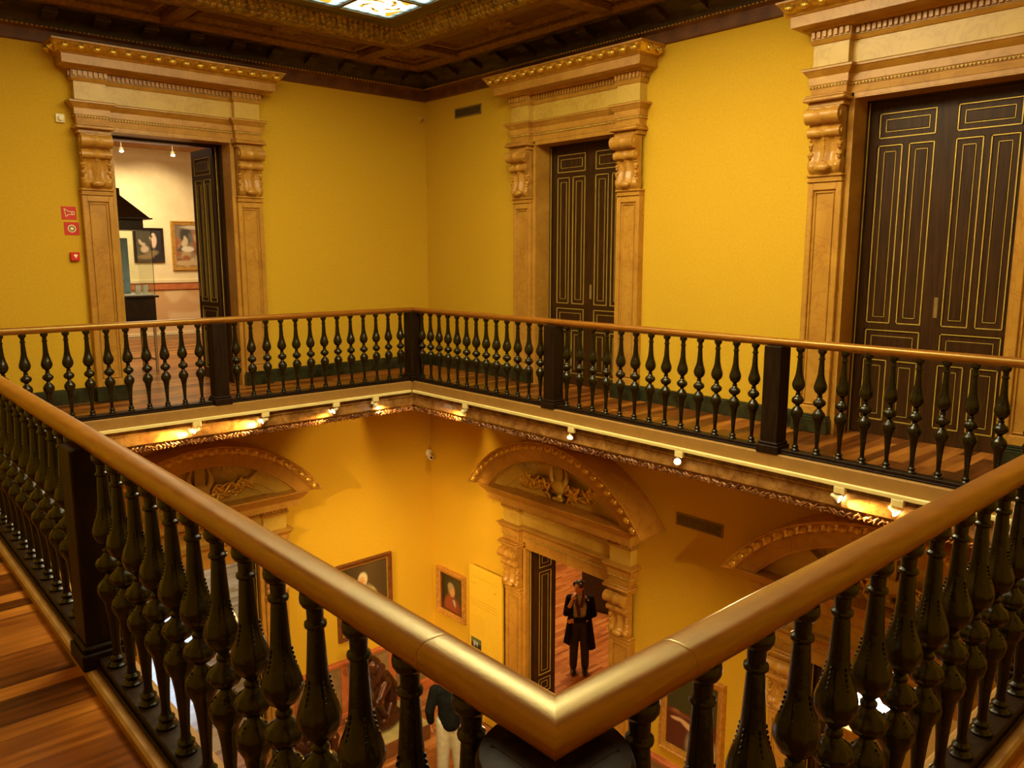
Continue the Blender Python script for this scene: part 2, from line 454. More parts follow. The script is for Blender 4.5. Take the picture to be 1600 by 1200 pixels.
# inner raised panels with gilt edging in every coffer of the far strips
mb = MB()
def coffer(x0, x1, y0, y1):
    g = .10
    x0 += g; x1 -= g; y0 += g; y1 -= g
    mb.sweep([(x0, y0), (x1, y0), (x1, y1), (x0, y1)][::-1], [(0, cz + .101), (0, cz + .07), (.02, cz + .05), (.045, cz + .055), (.06, cz + .101)], True, False)
    n = int((x1 - x0 + y1 - y0) * 2 / .06)
    cx, cy = (x0 + x1) / 2, (y0 + y1) / 2
    mb.ell((cx, cy, cz + .10), (.16, .16, .05), 16, 6)
    for k in range(8):
        a = k * pi / 4; mb.ell((cx + cos(a) * .13, cy + sin(a) * .13, cz + .09), (.075, .04, .03), 8, 5, Matrix.Rotation(a, 3, 'Z'))
xs = [-CO + .1, -CI - .1]
yb = [(-1.22, -.47), (-3.85, -1.40), (-6.46, -4.02), (-9.09, -6.64)]
for (a, b) in yb: coffer(-1.17, -.46, a, b)
for (a, b) in [(-3.72, -1.40), (-6.22, -3.90)]: coffer(a, b, -1.17, -.46)
struct(mb.build('trim_9', M['ceilrib']))
# cove of gilded scales up to the skylight frame
sc = MB(); sc.sweep(RP, [(CO - .01, cz), (CO + .06, cz + .03), (1.46, cz + .09), (1.555, cz + .16)], True, False)
nx = 0
def scales(ax, a0, a1, sgn):
    n = int(abs(a1 - a0) / .07)
    for r_ in range(4):
        t = (r_ + .5) / 4; off = CO + .02 + t * (.22); z = cz + .01 + t * .145
        for i in range(n):
            u = a0 + (a1 - a0) * (i + (.5 if r_ % 2 else 0)) / n
            if ax == 'x': sc.ell((-off, u, z), (.042, .034, .018), 7, 4, Matrix.Rotation(R(33), 3, 'Y'))
            else: sc.ell((u, -off, z), (.034, .042, .018), 7, 4, Matrix.Rotation(R(-33), 3, 'X'))
scales('x', -1.4, RY0 + 1.4, 1); scales('y', -1.4, RX0 + 1.4, 1)
struct(sc.build('trim_10', M['scale']))
fr = MB(); fr.sweep(RP, [(1.55, cz + .16), (1.57, cz + .13), (1.62, cz + .12), (1.65, cz + .14), (1.70, cz + .135), (1.745, cz + .15), (1.75, cz + .20), (1.55, cz + .22)], True, True)
struct(fr.build('trim_11', M['skyframe']))
# stained glass skylight
def col_grid(name, x0, x1, y0, y1, nx, ny, fn, mat, parent, plane='z', h=0, flip=False):
    me = bpy.data.meshes.new(name); vs = []; fs = []; cols = []
    for j in range(ny + 1):
        for i in range(nx + 1):
            u = i / nx; v = j / ny; a = x0 + (x1 - x0) * u; b = y0 + (y1 - y0) * v
            vs.append((a, b, h) if plane == 'z' else (a, h, b)); cols.append((*fn(u, v), 1))
    for j in range(ny):
        for i in range(nx):
            k = j * (nx + 1) + i
            f = (k, k + 1, k + nx + 2, k + nx + 1); fs.append(f[::-1] if flip else f)
    me.from_pydata(vs, [], fs); me.materials.append(mat)
    ca = me.color_attributes.new('Col', 'FLOAT_COLOR', 'POINT')
    ca.data.foreach_set('color', [c for q in cols for c in q])
    o = bpy.data.objects.new(name, me); link(o)
    if parent is not None: setparent(o, parent)
    return o
SX0, SX1, SY0, SY1 = RX0 + 1.74, -1.74, RY0 + 1.74, -1.74
sky = tag(empty('skylight', ((SX0 + SX1) / 2, (SY0 + SY1) / 2, cz + .17)), None, None, None, 'structure'); sky.name = 'window_1'
NXP, NYP = 6, 10
hw, hh = (SX1 - SX0) / 2, (SY1 - SY0) / 2
pal = [(1.0, .93, .62), (.9, .72, .34), (.22, .11, .008), (.055, .016, .002)]
def pane_fn(ci, cj):
    rn = random.Random(ci * 31 + cj * 7)
    pts = [(rn.random(), rn.random(), rn.choice([0, 0, 0, 1, 1, 2, 2, 3])) for _ in range(26)]
    g_ = .34 if min(ci, NXP - 1 - ci, cj, NYP - 1 - cj) == 0 else .45
    g_ *= 1 + 9.5 * math.exp(-((ci - 3.2) / 1.1) ** 2 - ((cj - 4.2) / 1.3) ** 2)   # glow boosted in the unseen middle panes to brighten the right wall
    def f(u, v): return tuple(k_ * g_ for k_ in f0(u, v))
    def f0(u, v):
        e = min(u, 1 - u, v, 1 - v)
        if e < .07: return (.10, .15, .15) if (int((u + v) * 14) % 3) else (.035, .06, .05)
        d = math.hypot(u - .5, v - .5)
        if d < .16: return pal[0]
        if .16 <= d < .36:
            a = math.atan2(v - .5, u - .5); 
            if sin(a * 5 + d * 26) > .25: return pal[2] if sin(a * 11) > -.3 else pal[3]
        best = min(pts, key=lambda p: (p[0] - u) ** 2 + (p[1] - v) ** 2)
        return pal[best[2]] if best[2] < 2 or d > .38 and best[2] < 3 else pal[1]
    return f
pw, ph = 2 * hw / NXP, 2 * hh / NYP
for ci in range(NXP):
    for cj in range(NYP):
        far = ci >= NXP - 3 and cj >= NYP - 3
        res = 40 if far else 12
        col_grid('pane', -hw + ci * pw + .02, -hw + (ci + 1) * pw - .02, -hh + cj * ph + .02, -hh + (cj + 1) * ph - .02, res, res, pane_fn(ci, cj), M['stained'], sky, 'z', 0, True)
mb = MB()
for i in range(NXP + 1): mb.box(-hw + i * pw - .022, -hw + i * pw + .022, -hh, hh, -.02, .02)
for j in range(NYP + 1): mb.box(-hw, hw, -hh + j * ph - .022, -hh + j * ph + .022, -.021, .021)
mb.build('glazing_bars', M['skyframe'], sky, smooth=0)
struct(MB().box(RX0 - T, T, RY0 - T, T, 4.62, 4.7).build('ceiling_roof', M['ochre'], smooth=0))

# ------------------------------------------------------------------ balustrades
prof = [(.034, .078), (.034, .088), (.026, .095), (.021, .102), (.028, .112), (.028, .118), (.018, .128), (.0145, .15), (.018, .22), (.024, .30), (.031, .345),
        (.043, .372), (.0485, .395), (.046, .415), (.034, .435), (.019, .452), (.015, .462), (.022, .468), (.036, .480), (.0455, .498), (.0455, .508), (.038, .524), (.024, .538),
        (.017, .548), (.021, .553), (.021, .560), (.014, .568), (.020, .577), (.036, .592), (.0475, .618), (.0485, .638), (.043, .662), (.033, .69), (.026, .725), (.0225, .78), (.0195, .835),
        (.0185, .848), (.0245, .853), (.0255, .858), (.0245, .863), (.0185, .868), (.0195, .895), (.028, .903), (.033, .912), (.034, .922), (.032, .935), (.02, .94)]
def bal_mod(z, a):
    if .36 < z < .43: return 1 + .055 * abs(cos(5 * a))
    if .475 < z < .53: return 1 + .10 * abs(cos(5 * a))
    if .585 < z < .70: return 1 + .06 * abs(cos(5 * a + (z - .6) * 8))
    return 1
def densify(p, k=2):
    out = []
    for (a, b) in zip(p, p[1:]):
        for i in range(k): t = i / k; out.append((a[0] + (b[0] - a[0]) * t, a[1] + (b[1] - a[1]) * t))
    return out + [p[-1]]
bal = MB().lathe(densify(prof), 40, bal_mod)
# small carved leaf tips standing off the upper bulb
for k in range(5):
    a = 2 * pi * (k + .5) / 5
    for z, rr in ((.665, .0405), (.678, .0375), (.690, .034), (.702, .0315), (.714, .029), (.726, .027), (.44, .030), (.43, .036)):
        bal.ell((rr * cos(a), rr * sin(a), z), (.0035, .0035, .005), 6, 4)
BAL = None
def rail_profile():
    p = []
    w, t, b = .0445, 1.0, .935
    for i in range(0, 13):
        a = pi * i / 12; ex = .75
        p.append((-w * cos(a) if abs(cos(a)) < 1e-9 else -w * math.copysign(abs(cos(a)) ** ex, cos(a)), .965 + .035 * abs(sin(a)) ** .8))
    p += [(w - .004, .95), (w - .014, .940), (w - .02, .932), (-w + .02, .932), (-w + .014, .940), (-w + .004, .95)]
    return p
def balustrade(name, label, origin, axis, sgn, nbays, g0, skip_first, end_newels):
    """origin world corner, runs along axis ('x'/'y') in direction sgn"""
    global BAL
    root = empty(name, (origin[0], origin[1], 0), 0, label, 'balustrade')
    L = {'x': VX1 - VX0, 'y': VY1 - VY0}[axis]
    def P(t, off=0): return (sgn * t, off) if axis == 'x' else (off, sgn * t)
    # handrail, mitred at both ends; thin joint grooves
    mbr = MB(); pr = rail_profile()
    ts = [0, .296, .30, .3015, .303, .307, 2.296, 2.3, 2.3015, 2.303, 2.307, L - .307, L - .303, L - .3015, L - .30, L - .296, L]
    vs = []; fs = []; k = len(pr)
    for i, t in enumerate(ts):
        shr = .98 if i in (3, 8, 13) else 1
        for (o, z) in pr:
            tt = t
            if i == 0: tt = o_sign * o if False else t
            o2 = o * shr; z2 = .965 + (z - .965) * shr
            # mitre: the inner side (towards void) is shorter
            inner = o if INNER[name_key] > 0 else -o
            if i == 0: tt = t + inner
            if i == len(ts) - 1: tt = t - inner
            x, y = P(tt, o2); vs.append((x, y, z2))
    for i in range(len(ts) - 1):
        for j in range(k):
            j2 = (j + 1) % k; fs.append((i * k + j, i * k + j2, (i + 1) * k + j2, (i + 1) * k + j))
    mbr.add(vs, fs); mbr.build('handrail', M['rail'], root, smooth=40)
    # bottom rail
    b = MB()
    for (w, z0, z1) in ((.055, .038, .055), (.044, .055, .08)):
        e0, e1 = sorted((sgn * .06, sgn * (L - .06)))
        if axis == 'x': b.bev(e0, e1, -w, w, z0, z1, .004)
        else: b.bev(-w, w, e0, e1, z0, z1, .004)
    b.build('bottom_rail', M['newel'], root)
    def newel(t, corner=False):
        round_cap = corner and name_key == 'nl' and t < .1
        n = MB(); x, y = P(t); h = .078
        if corner: h = .074 if round_cap else .088
        n.bev(x - h, x + h, y - h, y + h, .13, .934, .006)
        n.bev(x - h - .022, x + h + .022, y - h - .022, y + h + .022, .036, .105, .006)
        n.bev(x - h - .012, x + h + .012, y - h - .012, y + h + .012, .105, .132, .008)
        if round_cap: n.lathe([(.06, .86), (.080, .875), (.108, .885), (.121, .897), (.123, .910), (.116, .925), (.09, .933)], 32, None, (x, y, 0))
        n.build('newel_post', M['newel'], root)
    bay = L / nbays
    for i in range(nbays + 1):
        if i == 0 and skip_first: continue
        if i == nbays and not end_newels: continue
        newel(i * bay, i in (0, nbays))
    g0 = .203; s = (bay - 2 * g0) / 12.0
    for i in range(nbays):
        for j in range(13):
            t = i * bay + g0 + s * j
            if BAL is None: o = BAL = bal.build('baluster', M['turned'], root, smooth=35)
            else: o = BAL.copy(); link(o); setparent(o, root)
            x, y = P(t); o.location = (x, y, 0)
            o.rotation_euler = (0, 0, random.uniform(-.3, .3))
    return root
INNER = {'fl': 1, 'fr': -1, 'nl': -1, 'nr': 1}
# sign of the offset that points to the void: decided per side
def run(key, name, label, origin, axis, sgn, nb, sf, en):
    global name_key; name_key = key
    return balustrade(name, label, origin, axis, sgn, nb, 1, sf, en)
# far left : along x from the far corner, void is at -y
INNER['fl'] = -1; INNER['fr'] = -1; INNER['nl'] = 1; INNER['nr'] = 1
run('fl', 'balustrade', 'dark turned balustrade across the far left side, before the open doorway', (VX1, VY1), 'x', -1, 2, False, True)
run('fr', 'balustrade', 'dark turned balustrade along the far right side, before the two closed double doors', (VX1, VY1), 'y', -1, 3, True, True)
run('nl', 'balustrade', 'nearest balustrade running from the bottom corner up to the left, beside the wooden walkway', (VX0, VY0), 'y', 1, 3, False, False)
run('nr', 'balustrade', 'nearest balustrade running from the bottom corner up to the right edge', (VX0, VY0), 'x', 1, 2, True, False)
# round collar on the near corner post
# ------------------------------------------------------------------ door cases
def console(mb, uc, w=.155):
    def dep(z):
        pts = [(2.40, .118), (2.43, .150), (2.47, .165), (2.52, .140), (2.60, .122), (2.68, .128), (2.73, .150), (2.77, .185), (2.80, .175), (2.82, .150), (2.84, .155), (2.88, .19), (2.93, .20), (2.98, .19)]
        for (a, b) in zip(pts, pts[1:]):
            if a[0] <= z <= b[0]: t = (z - a[0]) / (b[0] - a[0]); return a[1] + (b[1] - a[1]) * t
        return pts[-1][1]
    nz, nu = 48, 16; vs = []; fs = []
    for i in range(nz + 1):
        z = 2.40 + .58 * i / nz
        for j in range(nu + 1):
            u = -1 + 2 * j / nu
            ww = w * (.93 + .07 * abs(sin((z - 2.40) * 19)) if z < 2.72 else .96)
            d = dep(z) + .016 * cos(u * pi * 2.5) * (1 if z < 2.8 else .4) - .018 * u * u * (1 if z < 2.8 else 0)
            vs.append((uc + u * ww, -d, z))
    n0 = nu + 1
    for i in range(nz):
        for j in range(nu): a = i * n0 + j; fs.append((a, a + 1, a + n0 + 1, a + n0))
    base = len(vs)
    for i in range(nz + 1):
        for j in (0, nu):
            v = vs[i * n0 + j]; vs.append((v[0], -.05, v[2]))
    for i in range(nz):
        a = i * n0; b = base + 2 * i; fs.append((a, a + n0, b + 2, b))
        a = i * n0 + nu; b = base + 2 * i + 1; fs.append((a, b, b + 2, a + n0))
    mb.add(vs, fs)
    for (zz, yy, rr, ww) in ((2.905, -.185, .072, w + .008), (2.765, -.150, .046, w)):
        p = [(rr * .35, -ww - .012), (rr * .45, -ww - .010), (rr * .5, -ww), (rr * .8, -ww), (rr, -ww + .004), (rr, -ww + .02), (rr * .92, -ww * .6), (rr * .86, -ww * .15), (rr * .98, -.012), (rr * .98, .012), (rr * .86, ww * .15), (rr * .92, ww * .6), (rr, ww - .02), (rr, ww - .004), (rr * .8, ww), (rr * .5, ww), (rr * .45, ww + .010), (rr * .35, ww + .012)]
        mb.lathe(p, 20, None, (uc, yy, zz), 'x')
    for sgn in (-1, 1):
        for (zz, r, a) in ((2.66, .030, 25), (2.63, .022, 60), (2.575, .034, 20), (2.545, .024, 60), (2.50, .032, 20), (2.475, .020, 65), (2.70, .018, 0)):
            mb.ell((uc + sgn * (w - .02), -.125, zz), (r, .028, r * .7), 8, 6, Matrix.Rotation(sgn * R(a), 3, 'Y'))
    mb.ell((uc, -.165, 2.455), (.075, .035, .038), 12, 8)
    for k in range(9): mb.ell((uc, -dep(2.52 + k * .026) - .018, 2.52 + k * .026), (.008, .008, .010), 6, 4)
    mb.box(uc - w * .9, uc + w * .9, -.16, 0, 2.955, 2.985)

def doorcase(uw, hw_open, pediment, head):
    """uw = outer half width, local: x along wall, -y out, z up. returns root"""
    root = empty('doorcase')
    inn = hw_open + .04
    po, pi_ = uw, uw - .325
    d1, d0 = .125, .05
    cw = (po - pi_) / 2
    # casing (jamb faces, head and reveal)
    cs = MB()
    for s in (-1, 1):
        a, b = sorted((s * hw_open, s * (pi_ + .005))); cs.box(a, b, -.045, 0, 0.0, head + .08)
    cs.box(-pi_ - .005, pi_ + .005, -.045, 0, head, 3.125)
    cs.build('door_casing', M['marble'], root, smooth=0)
    for s in (-1, 1):
        uc = s * (po + pi_) / 2
        p = MB()
        x0, x1 = uc - cw, uc + cw
        p.box(x0, x1, -.075, 0, .17, 2.33)
        # raised frame round a sunken panel
        p.bev(x0, x0 + .055, -.095, -.07, .17, 2.33, .006); p.bev(x1 - .055, x1, -.095, -.07, .17, 2.33, .006)
        p.bev(x0 + .05, x1 - .05, -.095, -.07, 2.26, 2.33, .006); p.bev(x0 + .05, x1 - .05, -.095, -.07, .17, .25, .006)
        for (a, b) in ((x0 + .07, x0 + .083), (x1 - .083, x1 - .07)): p.bev(a, b, -.088, -.07, .265, 2.245, .004)
        for (a, b) in ((.265, .278), (2.232, 2.245)): p.bev(x0 + .07, x1 - .07, -.088, -.07, a, b, .004)
        p.bev(x0 - .006, x1 + .006, -.112, 0, 2.33, 2.352, .007); p.bev(x0 + .002, x1 - .002, -.104, 0, 2.352, 2.378, .004)
        p.bev(x0 - .010, x1 + .010, -.125, 0, 2.378, 2.402, .008)
        p.build('pilaster', M['marble'], root, smooth=25)
        q = MB(); q.bev(x0 - .02, x1 + .02, -.135, 0, 0, .135, .006); q.bev(x0 - .012, x1 + .012, -.125, 0, .135, .155, .006); q.bev(x0 - .006, x1 + .006, -.115, 0, .155, .172, .005)
        q.build('pilaster_plinth', M['plinth'], root, smooth=25)
        k = MB(); console(k, uc, cw - .008)
        k.bev(x0 - .005, x1 + .005, -d1 - .04, 0, 2.985, 3.03, .006); k.bev(x0 - .035, x1 + .035, -d1 - .10, 0, 3.03, 3.065, .01); k.bev(x0 - .02, x1 + .02, -d1 - .08, 0, 3.065, 3.09, .008)
        k.build('console_bracket', M['marble'], root, smooth=40)
    path = [(-po, 0), (-po, -d1), (-pi_, -d1), (-pi_, -d0), (pi_, -d0), (pi_, -d1), (po, -d1), (po, 0)]
    a = MB()
    a.sweep(path, [(-.04, 3.085), (.0, 3.09), (.005, 3.15), (.012, 3.155), (.012, 3.178), (.02, 3.185), (.02, 3.25), (.035, 3.265), (.062, 3.30), (.072, 3.305), (.072, 3.328), (.0, 3.34), (-.04, 3.34)], False, False)
    a.build('architrave', M['marble'], root, smooth=25)
    bm_ = MB(); bm_.sweep(path, [(.010, 3.160), (.0135, 3.167), (.010, 3.174)], False, False)
    bm_.sweep(path, [(.070, 3.320), (.0755, 3.325), (.070, 3.330)], False, False); bm_.sweep(path, [(.028, 3.565), (.0345, 3.569), (.028, 3.574)], False, False)
    def row(pth, step, fn):
        along(pth, step, fn)
    offp = [(-po - .02, -d1 - .02), (-pi_ + .02, -d1 - .02)]
    segs = [[(-po - .018, -d1 - .018), (-pi_ + .018, -d1 - .018)], [(-pi_ + .02, -d0 - .018), (pi_ - .02, -d0 - .018)], [(pi_ - .018, -d1 - .018), (po + .018, -d1 - .018)],
            [(-po - .018, 0), (-po - .018, -d1)], [(po + .018, -d1), (po + .018, 0)]]
    for sg in segs: row(sg, .030, lambda p, d: bm_.ell((p.x, p.y, 3.167), (.0105, .0105, .0095), 6, 4))
    bm_.build('bead_moulding', M['giltline'], root, smooth=60)
    f = MB(); f.sweep(path, [(-.04, 3.335), (0, 3.338), (0, 3.535), (-.04, 3.54)], False, False); f.build('frieze', M['frieze'], root, smooth=0)
    dn = MB(); dn.sweep(path, [(-.04, 3.53), (.012, 3.532), (.022, 3.55), (.030, 3.565), (.030, 3.572), (.020, 3.575), (.020, 3.64), (.06, 3.645), (.09, 3.67), (-.04, 3.68)], False, False)
    segs2 = [[(-po - .02, -d1 - .02), (-pi_ + .02, -d1 - .02)], [(-pi_ + .03, -d0 - .02), (pi_ - .03, -d0 - .02)], [(pi_ - .02, -d1 - .02), (po + .02, -d1 - .02)]]
    for sg in segs2: along(sg, .046, lambda p, d: dn.box(p.x - .014, p.x + .014, p.y - .022, p.y + .002, 3.585, 3.637))
    for sx in (-1, 1): along([(sx * (po + .02), 0), (sx * (po + .02), -d1)], .046, lambda p, d: dn.box(p.x - .022, p.x + .022, p.y - .014, p.y + .014, 3.585, 3.637))
    dn.build('dentil_band', M['marble'], root, smooth=25)
    U = po + .14; D = .31
    cpath = [(-U, 0), (-U, -D), (U, -D), (U, 0)]
    c = MB()
    c.sweep(cpath, [(-.30, 3.66), (-.02, 3.668), (0, 3.675), (0, 3.765), (.012, 3.772), (.02, 3.785), (.028, 3.79), (.085, 3.868), (.10, 3.875), (.10, 3.892), (-.30, 3.892)], False, True)
    c.build('cornice', M['marble'], root, smooth=25)
    if not pediment:
        e = MB()
        e.sweep(cpath, [(.030, 3.79), (.086, 3.866), (.080, 3.87), (.02, 3.79)], False, True)
        def nx_(d): n_ = Vector((d.y, -d.x)); n_ = n_ if n_.dot(Vector((0, -1))) > -.5 and not (abs(n_.x) > .5) else n_; return (-n_.x if False else 0, 0) if abs(n_.x) > .5 else (0, 1)
        def egg(p, d):
            a = math.atan2(d.y, d.x)
            e.ell((p.x - nx_(d)[0] * .018, p.y - nx_(d)[1] * .018 , 3.828), (.050, .034, .042), 10, 7, Matrix.Rotation(a, 3, 'Z') @ Matrix.Rotation(R(-35), 3, 'X'))
            for s in (-1, 0, 1):
                o = Vector((cos(a), sin(a))) * s * .018
                e.ell((p.x + o.x - nx_(d)[0] * .020, p.y + o.y - nx_(d)[1] * .020, 3.832), (.009, .040, .040), 6, 5, Matrix.Rotation(a, 3, 'Z') @ Matrix.Rotation(R(-35), 3, 'X'))
        o_ = .058
        along([(-U - o_, -D - o_), (U + o_, -D - o_)], .150, egg)
        for sx in (-1, 1): along([(sx * (U + o_ + .014), -D), (sx * (U + o_ + .014), 0)], .15, egg)
        e.build('egg_moulding', M['gilt'], root, smooth=60)
    else:
        zs, Rr, zc_ = 3.875, 1.90, 2.80
        S = (po + .42) / 1.57; 
        def arc(prof, n=64, name='', mat=None, closed=False):
            m = MB(); vs = []; fs = []; k = len(prof)
            for i in range(n + 1):
                t = -1 + 2 * i / n
                for (dr, y) in prof:
                    r = Rr - dr; th = t * math.acos(min(1, (zs - zc_) / r))
                    vs.append((r * sin(th) * S, y, zc_ + r * cos(th)))
            for i in range(n):
                for j in range(k if closed else k - 1):
                    j2 = (j + 1) % k; fs.append((i * k + j, i * k + j2, (i + 1) * k + j2, (i + 1) * k + j))
            if closed: fs.append(tuple(range(k))); fs.append(tuple(n * k + j for j in range(k))[::-1])
            m.add(vs, fs); return m
        m = arc([(0, 0), (0, -.45), (.006, -.462), (.02, -.462), (.03, -.45), (.10, -.40), (.112, -.40), (.112, -.385), (.122, -.375), (.25, -.370), (.262, -.362), (.275, -.362), (.275, 0)], closed=True)
        m.build('arched_cornice', M['marble'], root, smooth=25)
        m = arc([(.035, -.449), (.10, -.404), (.098, -.402), (.034, -.445)]); nE = 26
        for i in range(nE):
            r = Rr - .066; am = math.acos((zs - zc_) / r) * .985; th = -am + 2 * am * (i + .5) / nE
            rot = Matrix.Rotation(th, 3, 'Y')
            m.ell((r * sin(th) * S, -.440, zc_ + r * cos(th)), (.050, .036, .042), 9, 6, rot @ Matrix.Rotation(R(-35), 3, 'X'))
            for s in (-1, 0, 1):
                v = rot @ Vector((s * .022, -.022, 0))
                m.ell((r * sin(th) * S + v.x, -.432 + v.y, zc_ + r * cos(th)), (.008, .026, .032), 6, 5, rot @ Matrix.Rotation(R(-35), 3, 'X'))
        m.build('egg_moulding', M['gilt'], root, smooth=60)
        # tympanum slab
        ty = MB(); ri = Rr - .26; poly = []
        am = math.acos((zs - .03 - zc_) / ri)
        for i in range(41): th = -am + 2 * am * i / 40; poly.append((ri * sin(th) * S, zc_ + ri * cos(th)))
        ty.prism(poly, -.04, .0)
        def arcseg(dr0, dr1, y, t0, t1):
            n = 16; vs = []; fs = []
            for i in range(n + 1):
                for r in (Rr - dr0, Rr - dr1):
                    am = math.acos(min(1, (zs - zc_) / r)); th = am * (t0 + (t1 - t0) * i / n)
                    for yy in (y, -.03): vs.append((r * sin(th) * S, yy, zc_ + r * cos(th)))
            for i in range(n):
                a = i * 4; b = a + 4; fs += [(a, b, b + 2, a + 2), (a, a + 1, b + 1, b), (a + 2, b + 2, b + 3, a + 3)]
            fs += [(0, 2, 3, 1), (n * 4, n * 4 + 1, n * 4 + 3, n * 4 + 2)]
            ty.add(vs, fs)
        arcseg(.26, .40, -.13, -1, 1); arcseg(.40, .47, -.10, -1, 1); arcseg(.47, .515, -.075, -1, 1)
        for k_ in range(70):
            th_ = -.80 + 1.60 * k_ / 69; rr_ = Rr - .335; ty.ell((rr_ * sin(th_) * S, -.132, zc_ + rr_ * cos(th_)), (.010, .008, .045), 6, 4, Matrix.Rotation(th_, 3, 'Y'))
        for (t0, t1) in ((-1, -.56), (.56, 1)):
            arcseg(.26, .44, -.24, t0, t1); arcseg(.44, .52, -.21, t0, t1); arcseg(.52, .80, -.18, t0, t1)
        ty.build('tympanum', M['frieze'], root, smooth=25)
        ly = MB(); zb = zs + .03
        ly.bev(-.075, .075, -.17, -.06, zb, zb + .04, .008); ly.lathe([(.05, zb + .03), (.03, zb + .06), (.035, zb + .08), (.09, zb + .11)], 12, None, (0, -.12, 0))
        ly.ell((0, -.13, zb + .17), (.115, .05, .085), 16, 10)
        for s in (-1, 1):
            ly.tube([(s * .09, -.13, zb + .20), (s * .125, -.13, zb + .28), (s * .125, -.13, zb + .35), (s * .10, -.13, zb + .41), (s * .095, -.13, zb + .46), (s * .12, -.13, zb + .49)], [.034, .030, .022, .016, .014, .016], 10)
        ly.bev(-.12, .12, -.145, -.115, zb + .435, zb + .46, .005)
        for k in range(5): ly.tube([(-.05 + k * .025, -.14, zb + .2), (-.05 + k * .025, -.14, zb + .445)], .004, 6)
        ly.bev(-.055, .055, -.125, -.085, zb + .2, zb + .44, .004)
        ly.v = [(x_ * 1.1, y_ - .055, zb + (z_ - zb) * 1.08) for (x_, y_, z_) in ly.v]
        ly.build('lyre_carving', M['frieze'], root, smooth=40)
        rn = random.Random(3)
        for s in (-1, 1):
            lv = MB()
            lv.tube([(s * .10, -.13, zb + .07), (s * .25, -.15, zb + .12), (s * .42, -.15, zb + .15), (s * .62, -.15, zb + .14)], .016, 8)
            for k in range(46):
                t = rn.random(); x = s * (.15 + t * .60); zz = zb + .09 + .07 * t + rn.uniform(-.075, .13) * (1 - .4 * t)
                a = rn.uniform(-1.3, 1.3)
                lv.ell((x, -.165 - rn.uniform(0, .05), zz), (.072, .014, .025), 7, 5, Matrix.Rotation(a, 3, 'Y') @ Matrix.Rotation(rn.uniform(-.6, .6), 3, 'X'))
            for k in range(10):
                t = rn.random(); lv.ell((s * (.18 + t * .4), -.205, zb + .10 + .1 * t + rn.uniform(-.05, .05)), (.015, .015, .015), 7, 5)
            lv.build('laurel_spray', M['gilt'], root, smooth=60)
    return root

def clamp_wall(root):
    for ch in KIDS[root.name]:
        for v in ch.data.vertices:
            if v.co.y > -.0005: v.co.y = -.0005
    return root
dc = clamp_wall(doorcase(1.05, OHW, False, OH))
dc.location = (DL, 0, 0)
tag(dc, 'orange marble doorcase with gilded cornice framing the open doorway on the far left wall', 'doorcase', 'upper floor doorcases')
d2 = copy_tree(dc); d2.location = (0, DR[0], 0); d2.rotation_euler = (0, 0, -pi / 2)
d2['label'] = 'orange marble doorcase with gilded cornice nearest the far room corner on the right wall'
d3 = copy_tree(dc); d3.location = (0, DR[1], 0); d3.rotation_euler = (0, 0, -pi / 2)
d3['label'] = 'marble doorcase with gilded cornice cut by the right edge of the photo, upper floor'
pc = clamp_wall(doorcase(1.15, LHW, True, LH))
pc.name = 'pedimented_doorcase'
pc.location = (0, LR[0], LF); pc.rotation_euler = (0, 0, -pi / 2)
KIDS['pedimented_doorcase'] = KIDS.pop('doorcase.003', KIDS.get('pedimented_doorcase', []))
tag(pc, 'lower floor marble doorcase with arched lyre pediment, beside the portrait of a man in red', 'doorcase', 'lower floor pedimented doorcases')

def fix_kids():
    pass
p2 = copy_tree(pc); p2.location = (0, LR[1], LF)
p2['label'] = 'lower floor arched marble doorcase seen behind the near right handrail'
p3 = copy_tree(pc); p3.location = (LL, 0, LF); p3.rotation_euler = (0, 0, 0)
p3['label'] = 'lower floor arched marble doorcase on the left wall, seen above the near left handrail'

